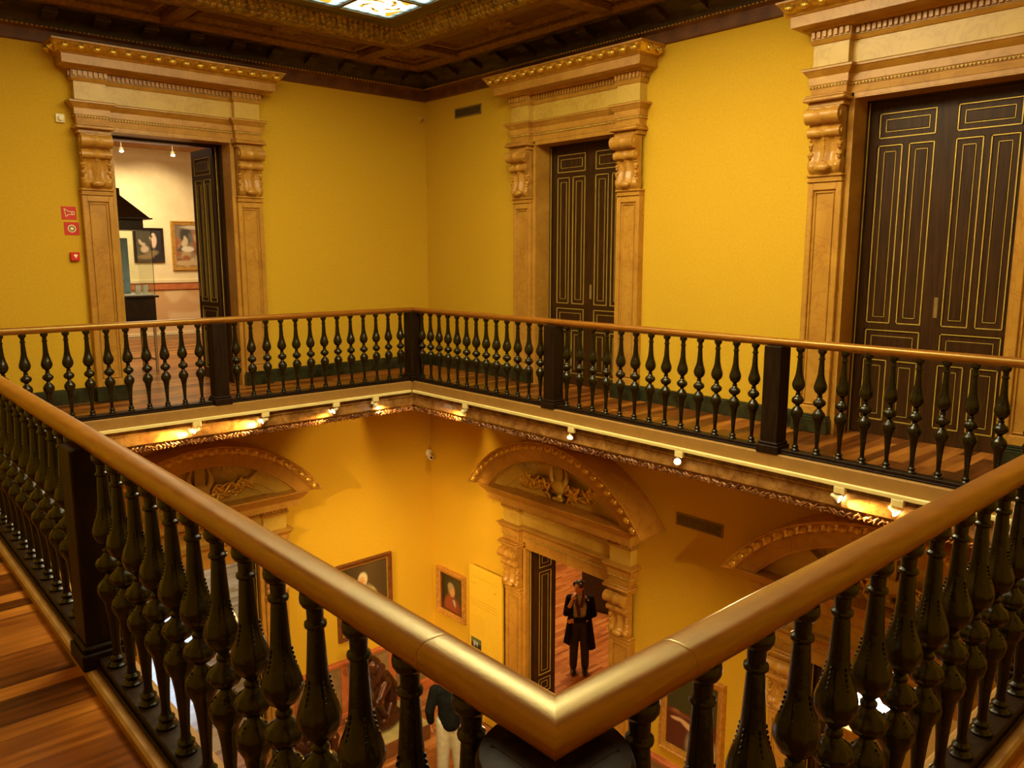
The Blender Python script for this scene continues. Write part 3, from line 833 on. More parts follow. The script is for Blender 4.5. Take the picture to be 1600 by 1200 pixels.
# ------------------------------------------------------------------ doors
def door_leaf(w, h, mirror, parent, gilt=True, narrow=False):
    """leaf hinged at x=0, extends to +x (mirror: -x), front face at y=-.025"""
    s = -1 if mirror else 1
    mb = MB()
    def B(x0, x1, y0, y1, z0, z1, b=.0):
        a, c = sorted((s * x0, s * x1))
        (mb.bev(a, c, y0, y1, z0, z1, b) if b else mb.box(a, c, y0, y1, z0, z1))
    k = w / .66; H = h / 3.04
    if narrow: k = w / .375
    B(0, w, -.018, .018, 0, h)
    P = [(.09, .575, 2.715, 2.935), (.09, .305, 1.052, 2.655), (.36, .575, 1.052, 2.655), (.09, .575, .77, .99), (.09, .305, .14, .712), (.36, .575, .14, .712)]
    if narrow: P = [(.08, .295, 2.715, 2.935), (.08, .295, 1.052, 2.655), (.08, .295, .77, .99), (.08, .295, .14, .712)]
    P = [(a * k, b * k, c * H, d * H) for a, b, c, d in P]
    for side in (-1, 1):
        def F(y, t):  # helper orders y
            y0, y1 = sorted((side * y, side * (y + t))); return y0, y1
        # stiles and rails
        ya, yb = F(.014, .014)
        xs_ = [0, .09 * k, .305 * k, .36 * k, .575 * k, w]
        xr = .30 if narrow else .58
        B(0, .075 * k, ya, yb, 0, h); B(xr * k, w, ya, yb, 0, h)
        for z0, z1 in ((0, .135), (.717, .765), (.995, 1.047), (2.66, 2.71), (2.94, 3.04)): B(.075 * k, xr * k, ya, yb, z0 * H, z1 * H)
        for z0, z1 in (() if narrow else ((.135, .717), (1.047, 2.66))): B(.31 * k, .355 * k, ya, yb, z0 * H, z1 * H)
        for (x0, x1, z0, z1) in P:
            g = .055
            y0, y1 = F(.014, .010); 
            B(x0 + g + .008, x1 - g - .008, y0, y1, z0 + g + .008, z1 - g - .008, .004)
    leaf = mb.build('door_leaf', M['door'], parent, smooth=20)
    gl = MB(); mb2 = gl
    def G(x0, x1, y0, y1, z0, z1):
        a, c = sorted((s * x0, s * x1)); gl.box(a, c, y0, y1, z0, z1)
    for side in (-1, 1):
        for (x0, x1, z0, z1) in P:
            for (g, t, yy) in ((0, .009, .030), (.055, .005, .026)):
                y0, y1 = sorted((side * .016, side * yy))
                G(x0 + g, x1 - g, y0, y1, z1 - g - t, z1 - g); G(x0 + g, x1 - g, y0, y1, z0 + g, z0 + g + t)
                G(x0 + g, x0 + g + t, y0, y1, z0 + g, z1 - g); G(x1 - g - t, x1 - g, y0, y1, z0 + g, z1 - g)
    gl.build('gilt_beading', M['giltline'] if gilt else M['newel'], leaf, smooth=0)
    hd = MB(); a, c = sorted((s * (w - .052), s * (w - .018))); hd.bev(a, c, -.034, -.026, 1.12, 1.30, .003)
    if mirror: hd.build('handle_plate', M['greygrille'], leaf)
    return leaf

def doorset(name, cx, cy, rz, hw_open, h, aL, aR, yoff, zf, narrow=False):
    root = tag(empty(name, (cx, cy, zf), rz), None, None, None, 'structure')
    fr = MB()
    for s in (-1, 1):
        a, b = sorted((s * (hw_open - .002), s * (hw_open - .035))); fr.box(a, b, yoff - .06, yoff + .05, 0, h)
    fr.box(-hw_open, hw_open, yoff - .06, yoff + .05, h - .03, h)
    for s in (-1, 1):
        a, b = sorted((s * (hw_open - .012), s * (hw_open - .002))); fr.box(a, b, .205, T, 0, h)
    fr.box(-hw_open + .002, hw_open - .002, .205, T, h - .012, h - .001)
    fr.build('door_frame', M['door'], root, smooth=0)
    g = MB()
    for s in (-1, 1):
        a, b = sorted((s * (hw_open - .035), s * (hw_open - .041))); g.box(a, b, yoff - .07, yoff - .055, 0, h - .03)
    g.build('gilt_edge', M['giltline'], root, smooth=0)
    ln = MB()
    for s in (-1, 1):
        a, b = sorted((s * (hw_open - .012), s * (hw_open - .001))); ln.box(a, b, -.044, .205, 0.0, h - .001)
    ln.box(-hw_open + .012, hw_open - .012, -.044, .205, h - .012, h - .001)
    ln.build('jamb_lining', M['marble'], root, smooth=0)
    w = hw_open - .03; hh_ = h - .03
    if narrow: w = .40
    l = door_leaf(w, hh_, False, root, True, narrow); l.location = (-hw_open + .03, yoff, 0.004); l.rotation_euler = (0, 0, aL)
    r_ = door_leaf(w, hh_, True, root, True, narrow); r_.location = (hw_open - .03, yoff, 0.004); r_.rotation_euler = (0, 0, -aR)
    return root
doorset('door_1', 0, DR[0], -pi / 2, OHW, OH, 0, 0, .27, 0)
doorset('door_2', 0, DR[1], -pi / 2, OHW, OH, 0, 0, .27, 0)
doorset('door_3', DL, 0, 0, OHW, OH, R(93), R(88), .42, 0)
doorset('door_4', 0, LR[0], -pi / 2, LHW, LH, R(88), R(89), .09, LF, True)
doorset('door_5', 0, LR[1], -pi / 2, LHW, LH, R(89), R(89), .09, LF, True)
doorset('door_6', LL, 0, 0, LHW, LH, R(89), R(88), .09, LF, True)

# ------------------------------------------------------------------ lower dado
def dado(name, segs, place):
    mb = MB()
    for (a, b) in segs:
        mb.mi = 0
        mb.sweep([place(a), place(b)], [(0, -4.42), (.03, -4.41), (.035, -4.39), (.07, -4.37), (.075, -4.335), (.06, -4.325), (0, -4.32)], False, True)
        mb.sweep([place(a), place(b)], [(0, LF), (.05, LF), (.05, LF + .16), (.035, LF + .18), (0, LF + .19)], False, True)
        n = max(1, round((b - a) / .75)); w = (b - a) / n
        for i in range(n):
            for (u0, u1) in ((a + i * w, a + i * w + .06), (a + (i + 1) * w - .06, a + (i + 1) * w)):
                mb.sweep([place(u0), place(u1)], [(0, LF + .18), (.03, LF + .18), (.03, -4.41), (0, -4.41)], False, True)
        mb.mi = 1
        mb.sweep([place(a), place(b)], [(0, LF + .18), (.016, LF + .18), (.016, -4.41), (0, -4.41)], False, True)
    return struct(mb.build(name, [M['redband'], M['dadopanel']], smooth=20))
e = 1.17
dado('trim_12', [(RX0, LL - e), (LL + e, 0)], lambda u: (u, 0))
dado('trim_13', [(0, -LR[0] - e), (-LR[0] + e, -LR[1] - e), (-LR[1] + e, -RY0)], lambda u: (0, -u))

# ------------------------------------------------------------------ track and spotlights
def track(name, label, a, b, axis):
    r = empty(name, (0, 0, 0), 0, label, 'lighting track')
    m = MB(); (x0, y0), (x1, y1) = a, b
    if axis == 'x': m.bev(x0, x1, y0 - .017, y0 + .017, -.105, -.072, .004)
    else: m.bev(x0 - .017, x0 + .017, y0, y1, -.105, -.072, .004)
    m.build('rail_body', M['track'], r)
    g = MB()
    if axis == 'x': g.box(x0 + .01, x1 - .01, y0 - .004, y0 + .004, -.107, -.1045)
    else: g.box(x0 - .004, x0 + .004, y0 + .01, y1 - .01, -.107, -.1045)
    g.build('rail_slot', M['black'], r, smooth=0)
    return r
to = .112
track('lighting_track', 'cream lighting track fixed below the far left walkway edge', (VX0 + to + .02, VY1 - to), (VX1 - to - .02, VY1 - to), 'x')
track('lighting_track', 'cream lighting track fixed below the far right walkway edge', (VX1 - to, VY0 + to + .02), (VX1 - to, VY1 - to - .02), 'y')
track('lighting_track', 'lighting track under the near left walkway edge, hidden behind the handrail', (VX0 + to, VY0 + to + .02), (VX0 + to, VY1 - to - .02), 'y')
track('lighting_track', 'lighting track under the near right walkway edge, hidden behind the handrail', (VX0 + to + .02, VY0 + to), (VX1 - to - .02, VY0 + to), 'x')

def spot_proto():
    r = empty('spotlight')
    a = MB(); a.bev(-.045, .045, -.019, .019, -.055, 0, .004); a.build('adapter', M['track'], r)
    s = MB(); s.tube([(-.02, 0, -.055), (-.02, 0, -.088)], .005, 8); s.build('stem', M['lampbody'], r)
    return r
def lamp_head(parent, d, energy, col, size=R(55), blend=.6):
    """head aiming in direction d (parent space)"""
    h = MB()
    h.lathe([(.014, .055), (.017, .05), (.019, .03), (.019, .012), (.024, .004), (.034, -.010), (.036, -.022), (.031, -.021), (.024, -.006), (.012, .0)], 20)
    hd = h.build('lamp_head', M['lampbody'], parent, smooth=35)
    d = Vector(d).normalized()
    q = (-d).to_track_quat('Z', 'Y')
    hd.rotation_mode = 'QUATERNION'; hd.rotation_quaternion = q; hd.location = Vector((-.02, 0, -.094)) + d * .005
    b = MB(); b.ell((0, 0, -.010), (.024, .024, .008), 14, 6)
    bo = b.build('bulb', M['bulb'], hd)
    L = bpy.data.lights.new('spot_beam', 'SPOT'); L.energy = energy; L.color = col; L.spot_size = size; L.spot_blend = blend; L.shadow_soft_size = .025
    lo = bpy.data.objects.new('spot_beam', L); link(lo); setparent(lo, hd); lo.location = (0, 0, -.03)
    return hd
WARM = (1, .65, .25)
spots = []
def spot(x, y, rz, target, energy, label, grp, size=R(55), blend=.6):
    r = spot_proto(); r.location = (x, y, -.105); r.rotation_euler = (0, 0, rz)
    tag(r, label, 'spotlight', grp)
    pos = Vector((x, y, -.2)); d = Vector(target) - pos
    d = Matrix.Rotation(-rz, 3, 'Z') @ d
    lamp_head(r, d, energy, WARM, size, blend)
yL = VY1 - to; xR = VX1 - to
gL, gR = 'spotlights on the far left track', 'spotlights on the far right track'
spot(-4.13, yL, 0, (-6.3, yL + .03, -.75), 240, 'leftmost white spotlight on the far left track, throwing light on the marble edge', gL)
spot(-3.35, yL, 0, (-5.5, yL + .03, -.75), 240, 'white spotlight on the far left track over the arched pediment, second from the left', gL)
spot(-2.44, yL, 0, (-4.6, yL - .2, -1.3), 90, 'third white spotlight from the left on the far left track', gL)
spot(-1.88, yL, 0, (-.9, -1.15, -1.0), 90, 'white spotlight on the far left track closest to the far corner', gL)
spot(xR, -2.55, -pi / 2, (-1.35, -1.2, -.9), 90, 'white spotlight on the far right track closest to the far corner', gR)
spot(xR, -4.33, -pi / 2, (-4.8, -6.5, -4.0), 70, 'lit white spotlight hanging right of the arched pediment crown', gR)
spot(xR, -5.70, -pi / 2, (-7.0, -9.9, -1.0), 60, 'brightest spotlight, glaring straight at the camera from the far right track', gR)
spot(xR, -7.22, -pi / 2, (-1.33, -8.9, -.72), 130, 'white spotlight on the far right track turned away to the right', gR)
spot(xR, -7.66, -pi / 2, (-1.6, -9.2, -1.2), 45, 'rightmost spotlight on the far right track, half hidden by the near handrail', gR)
gN = 'spotlights hidden under the near walkway'
# unseen lamps presumed on the near tracks, added to light the far lower walls
for (x, y, rz, t, en) in [(VX0 + to, -6.6, pi / 2, (0, -5.2, -4.1), 560), (VX0 + to, -4.0, pi / 2, (0, -1.6, -3.7), 720), (VX0 + to, -2.6, pi / 2, (0, -.6, -3.2), 820),
                          (-5.4, VY0 + to, pi, (-2.4, 0, -4.1), 480), (-3.6, VY0 + to, pi, (-1.3, 0, -3.6), 640), (-2.2, VY0 + to, pi, (-.4, 0, -3.7), 540)]:
    spot(x, y, rz, t, en, 'spotlight under the near walkway edge, hidden behind the near handrail', gN, R(38), .9)

# ------------------------------------------------------------------ wall fittings
def vent(label, loc, rz, w, h):
    r = empty('air_vent', loc, rz, label, 'air vent')
    f = MB(); t = .02
    f.bev(-w / 2, w / 2, -.012, 0, h / 2 - t, h / 2, .003); f.bev(-w / 2, w / 2, -.012, 0, -h / 2, -h / 2 + t, .003)
    f.bev(-w / 2, -w / 2 + t, -.012, 0, -h / 2, h / 2, .003); f.bev(w / 2 - t, w / 2, -.012, 0, -h / 2, h / 2, .003)
    f.build('vent_frame', M['greygrille'], r)
    g = MB(); n = int((h - 2 * t) / .012)
    for i in range(n):
        z = -h / 2 + t + (h - 2 * t) * (i + .5) / n
        g.add([(-w / 2 + t, -.010, z - .004), (w / 2 - t, -.010, z - .004), (w / 2 - t, -.002, z + .004), (-w / 2 + t, -.002, z + .004)], [(0, 1, 2, 3)])
    g.build('louvres', M['greygrille'], r, smooth=0)
    MB().box(-w / 2 + .01, w / 2 - .01, -.002, 0, -h / 2 + .01, h / 2 - .01).build('vent_duct', M['ceildark'], r, smooth=0)
vent('bronze air vent high on the upper right wall by the ceiling corner', (0, -1.01, 3.638), -pi / 2, .59, .135)
vent('bronze air vent on the lower right wall between two arched pediments', (0, -5.045, -1.285), -pi / 2, .62, .15)

def sign_plate(label, x, z, kind):
    r = empty('fire_sign', (x, 0, z), 0, label, 'sign', 'red fire signs')
    MB().bev(-.074, .074, -.006, 0, -.070, .070, .001).build('sign_plate', M['red'], r)
    g = MB()
    if kind == 'horn':
        pts = [(-.045, .045), (-.035, .0), (-.030, -.045), (-.005, -.015), (.045, -.018), (.048, .014), (-.002, .014)]
        P3 = [(a, -.008, b) for a, b in [(-.048, .046), (-.034, -.040), (-.004, -.016), (.050, -.018), (.050, .014), (.0, .014), (-.048, .046)]]
        for a, b in zip(P3, P3[1:]): g.tube([a, b], .0045, 6)
        P3 = [(.028, -.008, -.016), (.028, -.008, .013)]
        g.tube(P3, .004, 6)
    else:
        for (rr, ri) in ((.042, .033), (.016, 0)):
            pr = [(ri, -.0085), (rr, -.0085), (rr, -.005), (ri, -.005)]
            g.lathe([(max(ri, .0005), -.009), (rr, -.009), (rr, -.005)], 28, None, (0, 0, 0), 'y')
            if ri: pass
        g2 = MB(); g2.lathe([(.0005, -.0095), (.033, -.0095), (.033, -.0085)], 28, None, (0, 0, 0), 'y'); g2.build('dark_ring', M['greygrille'], r)
        g3 = MB(); g3.lathe([(.0005, -.0105), (.017, -.0105), (.017, -.0095)], 28, None, (0, 0, 0), 'y'); g3.build('button_symbol', M['signink'], r)
    g.build('symbol', M['signink'], r)
sign_plate('red square sign with a horn symbol, upper of two beside the open doorway', -4.863, 2.132, 'horn')
sign_plate('red square sign with a ring button symbol, below the horn sign', -4.847, 1.962, 'ring')
r = empty('fire_call_point', (-4.845, 0, 1.655), 0, 'small red fire call point box on the left wall below the two red signs', 'fire call point')
MB().bev(-.046, .046, -.045, 0, -.048, .048, .006).build('box', M['red'], r)
g = MB(); g.ell((.004, -.046, .012), (.020, .003, .014), 12, 6); g.box(-.002, .012, -.048, -.044, -.015, .005); g.build('press_plate', M['signink'], r)
r = empty('smoke_detector', (-4.872, 0, 3.137), 0, 'small cream square detector with a round face beside the left doorcase cornice', 'detector')
MB().bev(-.045, .045, -.03, 0, -.045, .045, .006).build('housing', M['lampbody'], r)
MB().lathe([(.030, -.028), (.032, -.04), (.028, -.052), (.018, -.055)], 24, None, (.005, 0, 0), 'y').build('round_face', M['lampbody'], r)
def cctv(label, x, y, z, rz, big, up):
    r = empty('security_camera', (x, y, z), rz, label, 'security camera')
    s = 1 if big else .62
    m = MB(); m.lathe([(.058 * s, 0), (.058 * s, -.022 * s), (.04 * s, -.04 * s), (.018 * s, -.05 * s)], 24, None, (0, 0, 0), 'y'); m.build('wall_mount', M['white'] if big else M['ochre'], r)
    m = MB(); m.tube([(0, -.045 * s, 0), (0, -.07 * s, -.03 * s)], .014 * s, 10); m.build('bracket_arm', M['white'] if big else M['ochre'], r)
    m = MB(); m.lathe([(.030 * s, .0), (.040 * s, -.010 * s), (.042 * s, -.06 * s), (.038 * s, -.075 * s)], 24, None, (0, -.03 * s, -.062 * s), 'y'); b = m.build('camera_body', M['white'] if big else M['ochre'], r)
    m = MB(); m.lathe([(.020 * s, 0), (.020 * s, -.006 * s), (.012 * s, -.009 * s)], 18, None, (0, -.105 * s, -.062 * s), 'y'); m.build('lens', M['black'], r)
cctv('white dome security camera on the lower wall near the far corner', -.045, 0.0, -1.40, R(-12), True, False)
cctv('tiny security camera high in the far corner of the upper room', -.085, 0, 3.66, R(-10), False, True)

# ------------------------------------------------------------------ pictures
def clampmix(a, b, t):
    t = max(0, min(1, t)); return tuple(a[i] * (1 - t) + b[i] * t for i in range(3))
def painter(bg, shapes, asp):
    """shapes: (cx,cy,rx,ry,rot,color,soft) in unit coords, v up"""
    def f(u, v):
        c = bg(u, v)
        for (cx, cy, rx, ry, rot, col, soft) in shapes:
            dx, dy = (u - cx), (v - cy) * asp
            x = dx * cos(rot) + dy * sin(rot); y = -dx * sin(rot) + dy * cos(rot)
            d = math.hypot(x / rx, y / (ry)); 
            c = clampmix(c, col, (1 - d) / soft + .5)
        return c
    return f
def picture(label, loc, rz, w, h, fw, fd, fmat, fn, nx=60, lip=None, name='framed_painting', cat='painting'):
    r = empty(name, loc, rz, label, cat)
    f = MB()
    # frame: closed sweep in the picture plane, built in x,z then mapped
    prof = [(0, 0), (0, fd * .55), (fw * .12, fd), (fw * .3, fd), (fw * .42, fd * .72), (fw * .7, fd * .62), (fw * .85, fd * .45), (fw, fd * .4), (fw, 0)]
    t = MB(); t.sweep([(-w / 2, -h / 2), (-w / 2, h / 2), (w / 2, h / 2), (w / 2, -h / 2)], prof, True, True)
    f.v = [(x, -z, y) for (x, y, z) in t.v]; f.f = t.f; f.m = t.m
    f.build('frame', fmat, r, smooth=25)
    if lip is not None:
        t = MB(); t.sweep([(-w / 2 + fw, -h / 2 + fw), (-w / 2 + fw, h / 2 - fw), (w / 2 - fw, h / 2 - fw), (w / 2 - fw, -h / 2 + fw)], [(0, 0), (0, fd * .5), (.012, fd * .42), (.014, 0)], True, True)
        g = MB(); g.v = [(x, -z, y) for (x, y, z) in t.v]; g.f = t.f; g.m = t.m; g.build('inner_slip', lip, r, smooth=25)
    iw, ih = w - 2 * fw, h - 2 * fw
    cv = col_grid('canvas', -iw / 2, iw / 2, -ih / 2, ih / 2, nx, int(nx * ih / iw), fn, M['paint'], r, 'y', -.012)
    MB().box(-w / 2 + .01, w / 2 - .01, -.008, 0, -h / 2 + .01, h / 2 - .01).build('backing', M['frame_dark'], r, smooth=0)
    return r
skinP, whiteP, dk = (.70, .40, .18), (.74, .66, .38), (.030, .018, .008)
fn = painter(lambda u, v: clampmix((.05, .032, .012), (.10, .06, .02), 1 - abs(u - .6) * 2), [
    (.74, .34, .09, .32, .22, (.62, .52, .25), .4), (.50, .25, .24, .50, -.10, (.66, .57, .28), .3), (.47, .22, .03, .34, 0, (.34, .27, .1), .6), (.38, .40, .07, .20, .3, (.72, .64, .36), .5),
    (.45, .585, .08, .05, 0, (.03, .02, .015), .5), (.46, .625, .055, .035, 0, whiteP, .5), (.465, .76, .10, .135, 0, (.66, .58, .33), .3), (.44, .72, .072, .11, 0, (.66, .36, .15), .3),
    (.425, .735, .012, .008, 0, (.2, .08, .03), .6), (.465, .735, .012, .008, 0, (.2, .08, .03), .6), (.435, .67, .02, .007, 0, (.45, .12, .06), .6), (.85, .2, .12, .3, 0, (.09, .05, .02), .8)], 1.28)
picture('large portrait of a man in a pale uniform on the lower left wall', (-1.28, 0, -3.43), 0, .95, 1.2, .07, .06, M['frame_dark'], fn, 64, M['gilt'])
fn = painter(lambda u, v: clampmix((.020, .014, .006), (.055, .045, .010), u), [
    (.52, .05, .42, .42, 0, (.22, .045, .02), .3), (.45, .14, .30, .36, .2, (.26, .055, .022), .3), (.60, .30, .045, .16, .35, (.42, .38, .36), .5), (.56, .40, .10, .06, 0, (.20, .04, .02), .5),
    (.47, .60, .155, .19, -.1, (.30, .22, .09), .6), (.52, .56, .11, .165, 0, (.56, .28, .11), .3), (.56, .58, .018, .012, 0, (.15, .06, .02), .6), (.47, .585, .018, .012, 0, (.15, .06, .02), .6),
    (.43, .70, .13, .10, .3, (.34, .26, .12), .6), (.55, .47, .03, .010, 0, (.35, .08, .04), .6)], 1.15)
picture('small portrait of a man in a red coat on the lower right wall', (0, -.518, -3.60), -pi / 2, .70, .77, .085, .075, M['frame_gold'], fn, 56, M['frame_dark'])
fn = painter(lambda u, v: (.045, .045, .012) if v > .5 else (.10, .022, .010), [
    (.30, .46, .28, .035, 0, (.20, .06, .02), .4), (.20, .48, .08, .03, 0, (.30, .12, .04), .5), (.72, .12, .30, .30, 0, (.42, .38, .24), .4), (.70, .38, .15, .22, -.1, (.50, .40, .20), .4), (.62, .42, .07, .09, 0, (.62, .52, .22), .5),
    (.50, .33, .26, .055, -.35, (.66, .42, .22), .4), (.22, .38, .13, .03, .1, (.68, .44, .24), .4), (.66, .56, .055, .06, 0, (.62, .38, .18), .5),
    (.64, .70, .11, .14, .1, (.03, .014, .008), .4), (.61, .66, .065, .105, .1, (.72, .46, .24), .3), (.585, .68, .012, .008, 0, (.1, .04, .02), .6), (.60, .61, .015, .006, 0, (.5, .1, .06), .6), (.65, .80, .06, .03, .2, (.42, .34, .2), .5)], 1.3)
picture('gilt framed painting of a seated woman on the lower right wall behind the handrail', (0, -5.05, -3.60), -pi / 2, .88, 1.14, .085, .06, M['frame_gold'], fn, 60, M['gilt'])

# information panel on the lower right wall
r = empty('information_panel', (0, -1.46, 0), -pi / 2, 'wall-coloured text panel with faint printing beside the lower doorcase', 'information panel')
MB().bev(-.37, .37, -.12, -.075, LF + .02, -2.90, .004).build('board', M['panelpaint'], r)
mb = MB()
mb.box(-.30, .37, -.1215, -.12, -3.06, -3.05)
rn = random.Random(5)
def textline(x0, x1, z, h):
    x = x0
    while x < x1:
        w = rn.uniform(.02, .06); mb.box(x, min(x + w, x1), -.1212, -.12, z, z + h); x += w + .012
textline(-.33, -.20, -3.17, .018); textline(.20, .26, -3.20, .03)
for k in range(3): textline(-.33, .28, -3.42 - k * .045, .012)
for k in range(11): textline(-.33, -.02, -3.68 - k * .026, .006)
mb.build('faint_text', M['ink'], r, smooth=0)
pf = painter(lambda u, v: (.03, .03, .02) if v < .5 else (.12, .13, .07), [(.45, .55, .22, .16, 0, (.32, .33, .26), .5), (.3, .5, .07, .3, 0, (.4, .4, .34), .5), (.6, .5, .05, .22, 0, (.4, .4, .34), .5), (.5, .95, .5, .2, 0, (.10, .14, .05), .5)], .7)
cg = col_grid('photograph', -.33, -.09, -4.19, -4.03, 30, 20, pf, M['paint'], r, 'y', -.1225)

# ------------------------------------------------------------------ upper room beyond the left doorway
UY = 7.4
struct(MB().box(-7.5, 2.0, UY, UY + .1, 1.14, 4.2).build('wall_gallery_back', M['cream'], smooth=0))
mb = MB(); mb.mi = 0; mb.box(-7.5, 2.0, UY, UY + .1, 0.0, 1.14)
struct(mb.build('wall_gallery_dado', M['pinkwall'], smooth=0))
mb = MB(); mb.bev(-7.5, 2.0, UY - .03, UY, .955, 1.09, .006); mb.mi = 1; mb.bev(-7.5, 2.0, UY - .05, UY, 1.09, 1.17, .012); mb.bev(-7.5, 2.0, UY - .02, UY, 0, .07, .006)
struct(mb.build('trim_14', [M['redband'], M['cream']]))
struct(MB().box(-7.6, -7.5, T, UY, 0, 4.2).build('wall_gallery_left', M['cream'], smooth=0))
struct(MB().box(2.0, 2.1, T, UY, 0, 4.2).build('wall_gallery_right', M['cream'], smooth=0))
struct(MB().box(-7.5, 2.0, T, UY, -.2, 0).build('floor_gallery', M['floor'], smooth=0))
struct(MB().box(DL - OHW, DL + OHW, 0, T, -.05, 0.0).build('floor_threshold', M['floor'], smooth=0))
for dy in DR: struct(MB().box(0, T, dy - OHW, dy + OHW, -.05, 0.0).build('floor_threshold', M['floor'], smooth=0))
struct(MB().box(-7.5, 2.0, T, UY + .1, 4.02, 4.2).build('ceiling_gallery', M['cream'], smooth=0))
mb = MB(); mb.sweep([(-7.5, UY), (2.0, UY)], [(0, 3.80), (.05, 3.82), (.07, 3.88), (.14, 3.95), (.22, 3.97), (.24, 4.02), (0, 4.02)], False, True)
struct(mb.build('trim_15', M['pinkwall']))
r = empty('lighting_track', (0, 5.9, 0), 0, 'dark lighting track under the ceiling of the room beyond the open doorway', 'lighting track')
MB().bev(-5.0, .5, -.02, .02, 3.70, 3.735, .004).build('rail_body', M['frame_dark'], r)
for (x, lab) in ((-2.53, 'left bright spotlight seen through the top of the open doorway'), (-1.62, 'right bright spotlight seen through the top of the open doorway')):
    r = empty('gallery_spotlight', (x, 5.9, 3.70), 0, lab, 'spotlight', 'spotlights in the room beyond')
    m = MB(); m.tube([(0, 0, 0), (0, 0, -.10)], .008, 8); m.build('stem', M['lampbody'], r)
    m = MB(); m.lathe([(.02, .05), (.035, .03), (.045, -.03), (.040, -.03), (.02, 0)], 18, None, (0, 0, -.14)); m.build('lamp_head', M['lampbody'], r)
    m = MB(); m.ell((0, -.012, -.165), (.036, .036, .018), 14, 8); m.build('bulb', M['bulb'], r)
    L = bpy.data.lights.new('spot_beam', 'SPOT'); L.energy = 105; L.color = (1, .84, .58); L.spot_size = R(85); L.spot_blend = .7; L.shadow_soft_size = .05
    lo = bpy.data.objects.new('spot_beam', L); link(lo); setparent(lo, r); lo.location = (0, 0, -.20)
    lo.rotation_euler = (R(52), 0, 0)
L = bpy.data.lights.new('gallery_fill_light', 'AREA'); L.energy = 170; L.color = (1, .84, .56); L.shape = 'RECTANGLE'; L.size = 3; L.size_y = 2  # unseen area light added to brighten the cream room, no fixture
lo = bpy.data.objects.new('gallery_fill_light', L); link(lo); lo.location = (-2.4, 4.0, 3.95)
rn = random.Random(11)
blobs = [(rn.random(), rn.random() * .7, rn.uniform(.03, .10), rn.uniform(.04, .16), rn.uniform(-.6, .6), rn.choice([(.30, .10, .03), (.42, .28, .12), (.10, .06, .03), (.55, .42, .22), (.22, .07, .03), (.14, .12, .09)]), .5) for _ in range(34)]
fn = painter(lambda u, v: clampmix((.32, .20, .09), (.16, .11, .06), v), [(.22, .75, .12, .2, 0, (.05, .04, .03), .4), (.5, .78, .14, .2, 0, (.30, .12, .05), .4), (.5, .95, .35, .05, 0, (.52, .40, .24), .5)] + blobs + [(.25, .42, .13, .06, 0, (.66, .56, .36), .3), (.2, .08, .3, .06, 0, (.5, .33, .14), .5)], .9)
picture('gold framed crowded scene painting seen through the open doorway', (-.66, UY, 1.865), 0, 1.17, 1.03, .085, .05, M['frame_gold'], fn, 60)
fn = painter(lambda u, v: (.02, .014, .012), [(.72, .62, .10, .26, -.1, (.62, .40, .24), .4), (.70, .85, .07, .07, 0, (.60, .40, .24), .4), (.62, .70, .05, .12, .6, (.66, .44, .26), .4), (.34, .36, .16, .14, .3, (.66, .42, .28), .4), (.30, .52, .08, .08, 0, (.62, .40, .25), .4), (.18, .60, .05, .12, .4, (.66, .44, .28), .4), (.60, .22, .26, .12, .2, (.20, .13, .05), .5), (.35, .1, .3, .09, 0, (.28, .14, .05), .5)], 1.2)
picture('small black framed painting of pale figures seen through the open doorway', (-1.70, UY, 1.875), 0, .60, .70, .05, .045, M['frame_black'], fn, 50)

# display case
r = empty('display_case', (-3.92, 2.35, 0), 0, 'glass display case with a black pyramid hood, inside the open doorway', 'display case')
hx, hy = .56, .33
MB().bev(-hx, hx, -hy, hy, .72, 1.07, .006).bev(-hx - .04, hx + .04, -hy - .04, hy + .04, 1.07, 1.10, .006).build('base_cabinet', M['frame_black'], r)
MB().bev(-hx + .01, hx - .01, -hy + .01, hy - .01, 1.10, 1.115, .003).build('display_bed', M['paper'], r)
for sx in (-1, 1):
    for sy in (-1, 1):
        m = MB(); x, y = sx * (hx - .03), sy * (hy - .03); m.bev(x - .018, x + .018, y - .018, y + .018, 0, .72, .003); m.build('leg', M['curtainframe'], r)
MB().bev(-hx + .03, hx - .03, -.015, .015, .16, .19, .003).bev(-hx + .01, -hx + .05, -hy + .04, hy - .04, .16, .19, .003).bev(hx - .05, hx - .01, -hy + .04, hy - .04, .16, .19, .003).build('stretcher', M['curtainframe'], r)
g = MB()
for (a, b, c_, d) in ((-hx, hx, -hy, -hy + .006), (-hx, hx, hy - .006, hy), (-hx, -hx + .006, -hy + .007, hy - .007), (hx - .006, hx, -hy + .007, hy - .007)): g.box(a, b, c_, d, 1.115, 2.02)
g.build('glass', M['glass'], r, smooth=0)
h = MB(); h.bev(-hx + .08, hx - .08, -hy + .05, hy - .05, 2.02, 2.17, .004); h.bev(-hx - .03, hx + .03, -hy - .03, hy + .03, 2.17, 2.19, .004)
a, b = (hx, hy), (.24, .14)
h.add([(-a[0], -a[1], 2.19), (a[0], -a[1], 2.19), (a[0], a[1], 2.19), (-a[0], a[1], 2.19), (-b[0], -b[1], 2.50), (b[0], -b[1], 2.50), (b[0], b[1], 2.50), (-b[0], b[1], 2.50)],
      [(0, 1, 5, 4), (1, 2, 6, 5), (2, 3, 7, 6), (3, 0, 4, 7), (4, 5, 6, 7), (3, 2, 1, 0)])
h.bev(-b[0], b[0], -b[1], b[1], 2.495, 2.60, .006)
h.build('hood', M['frame_black'], r, smooth=20)
o = MB().bev(-.09, .09, -.012, .012, 0, .80, .004).build('blue_textile', M['blue']); o.location = (-3.63, 2.52, 1.115); tag(o, 'pale blue textile strip standing inside the display case', 'textile')
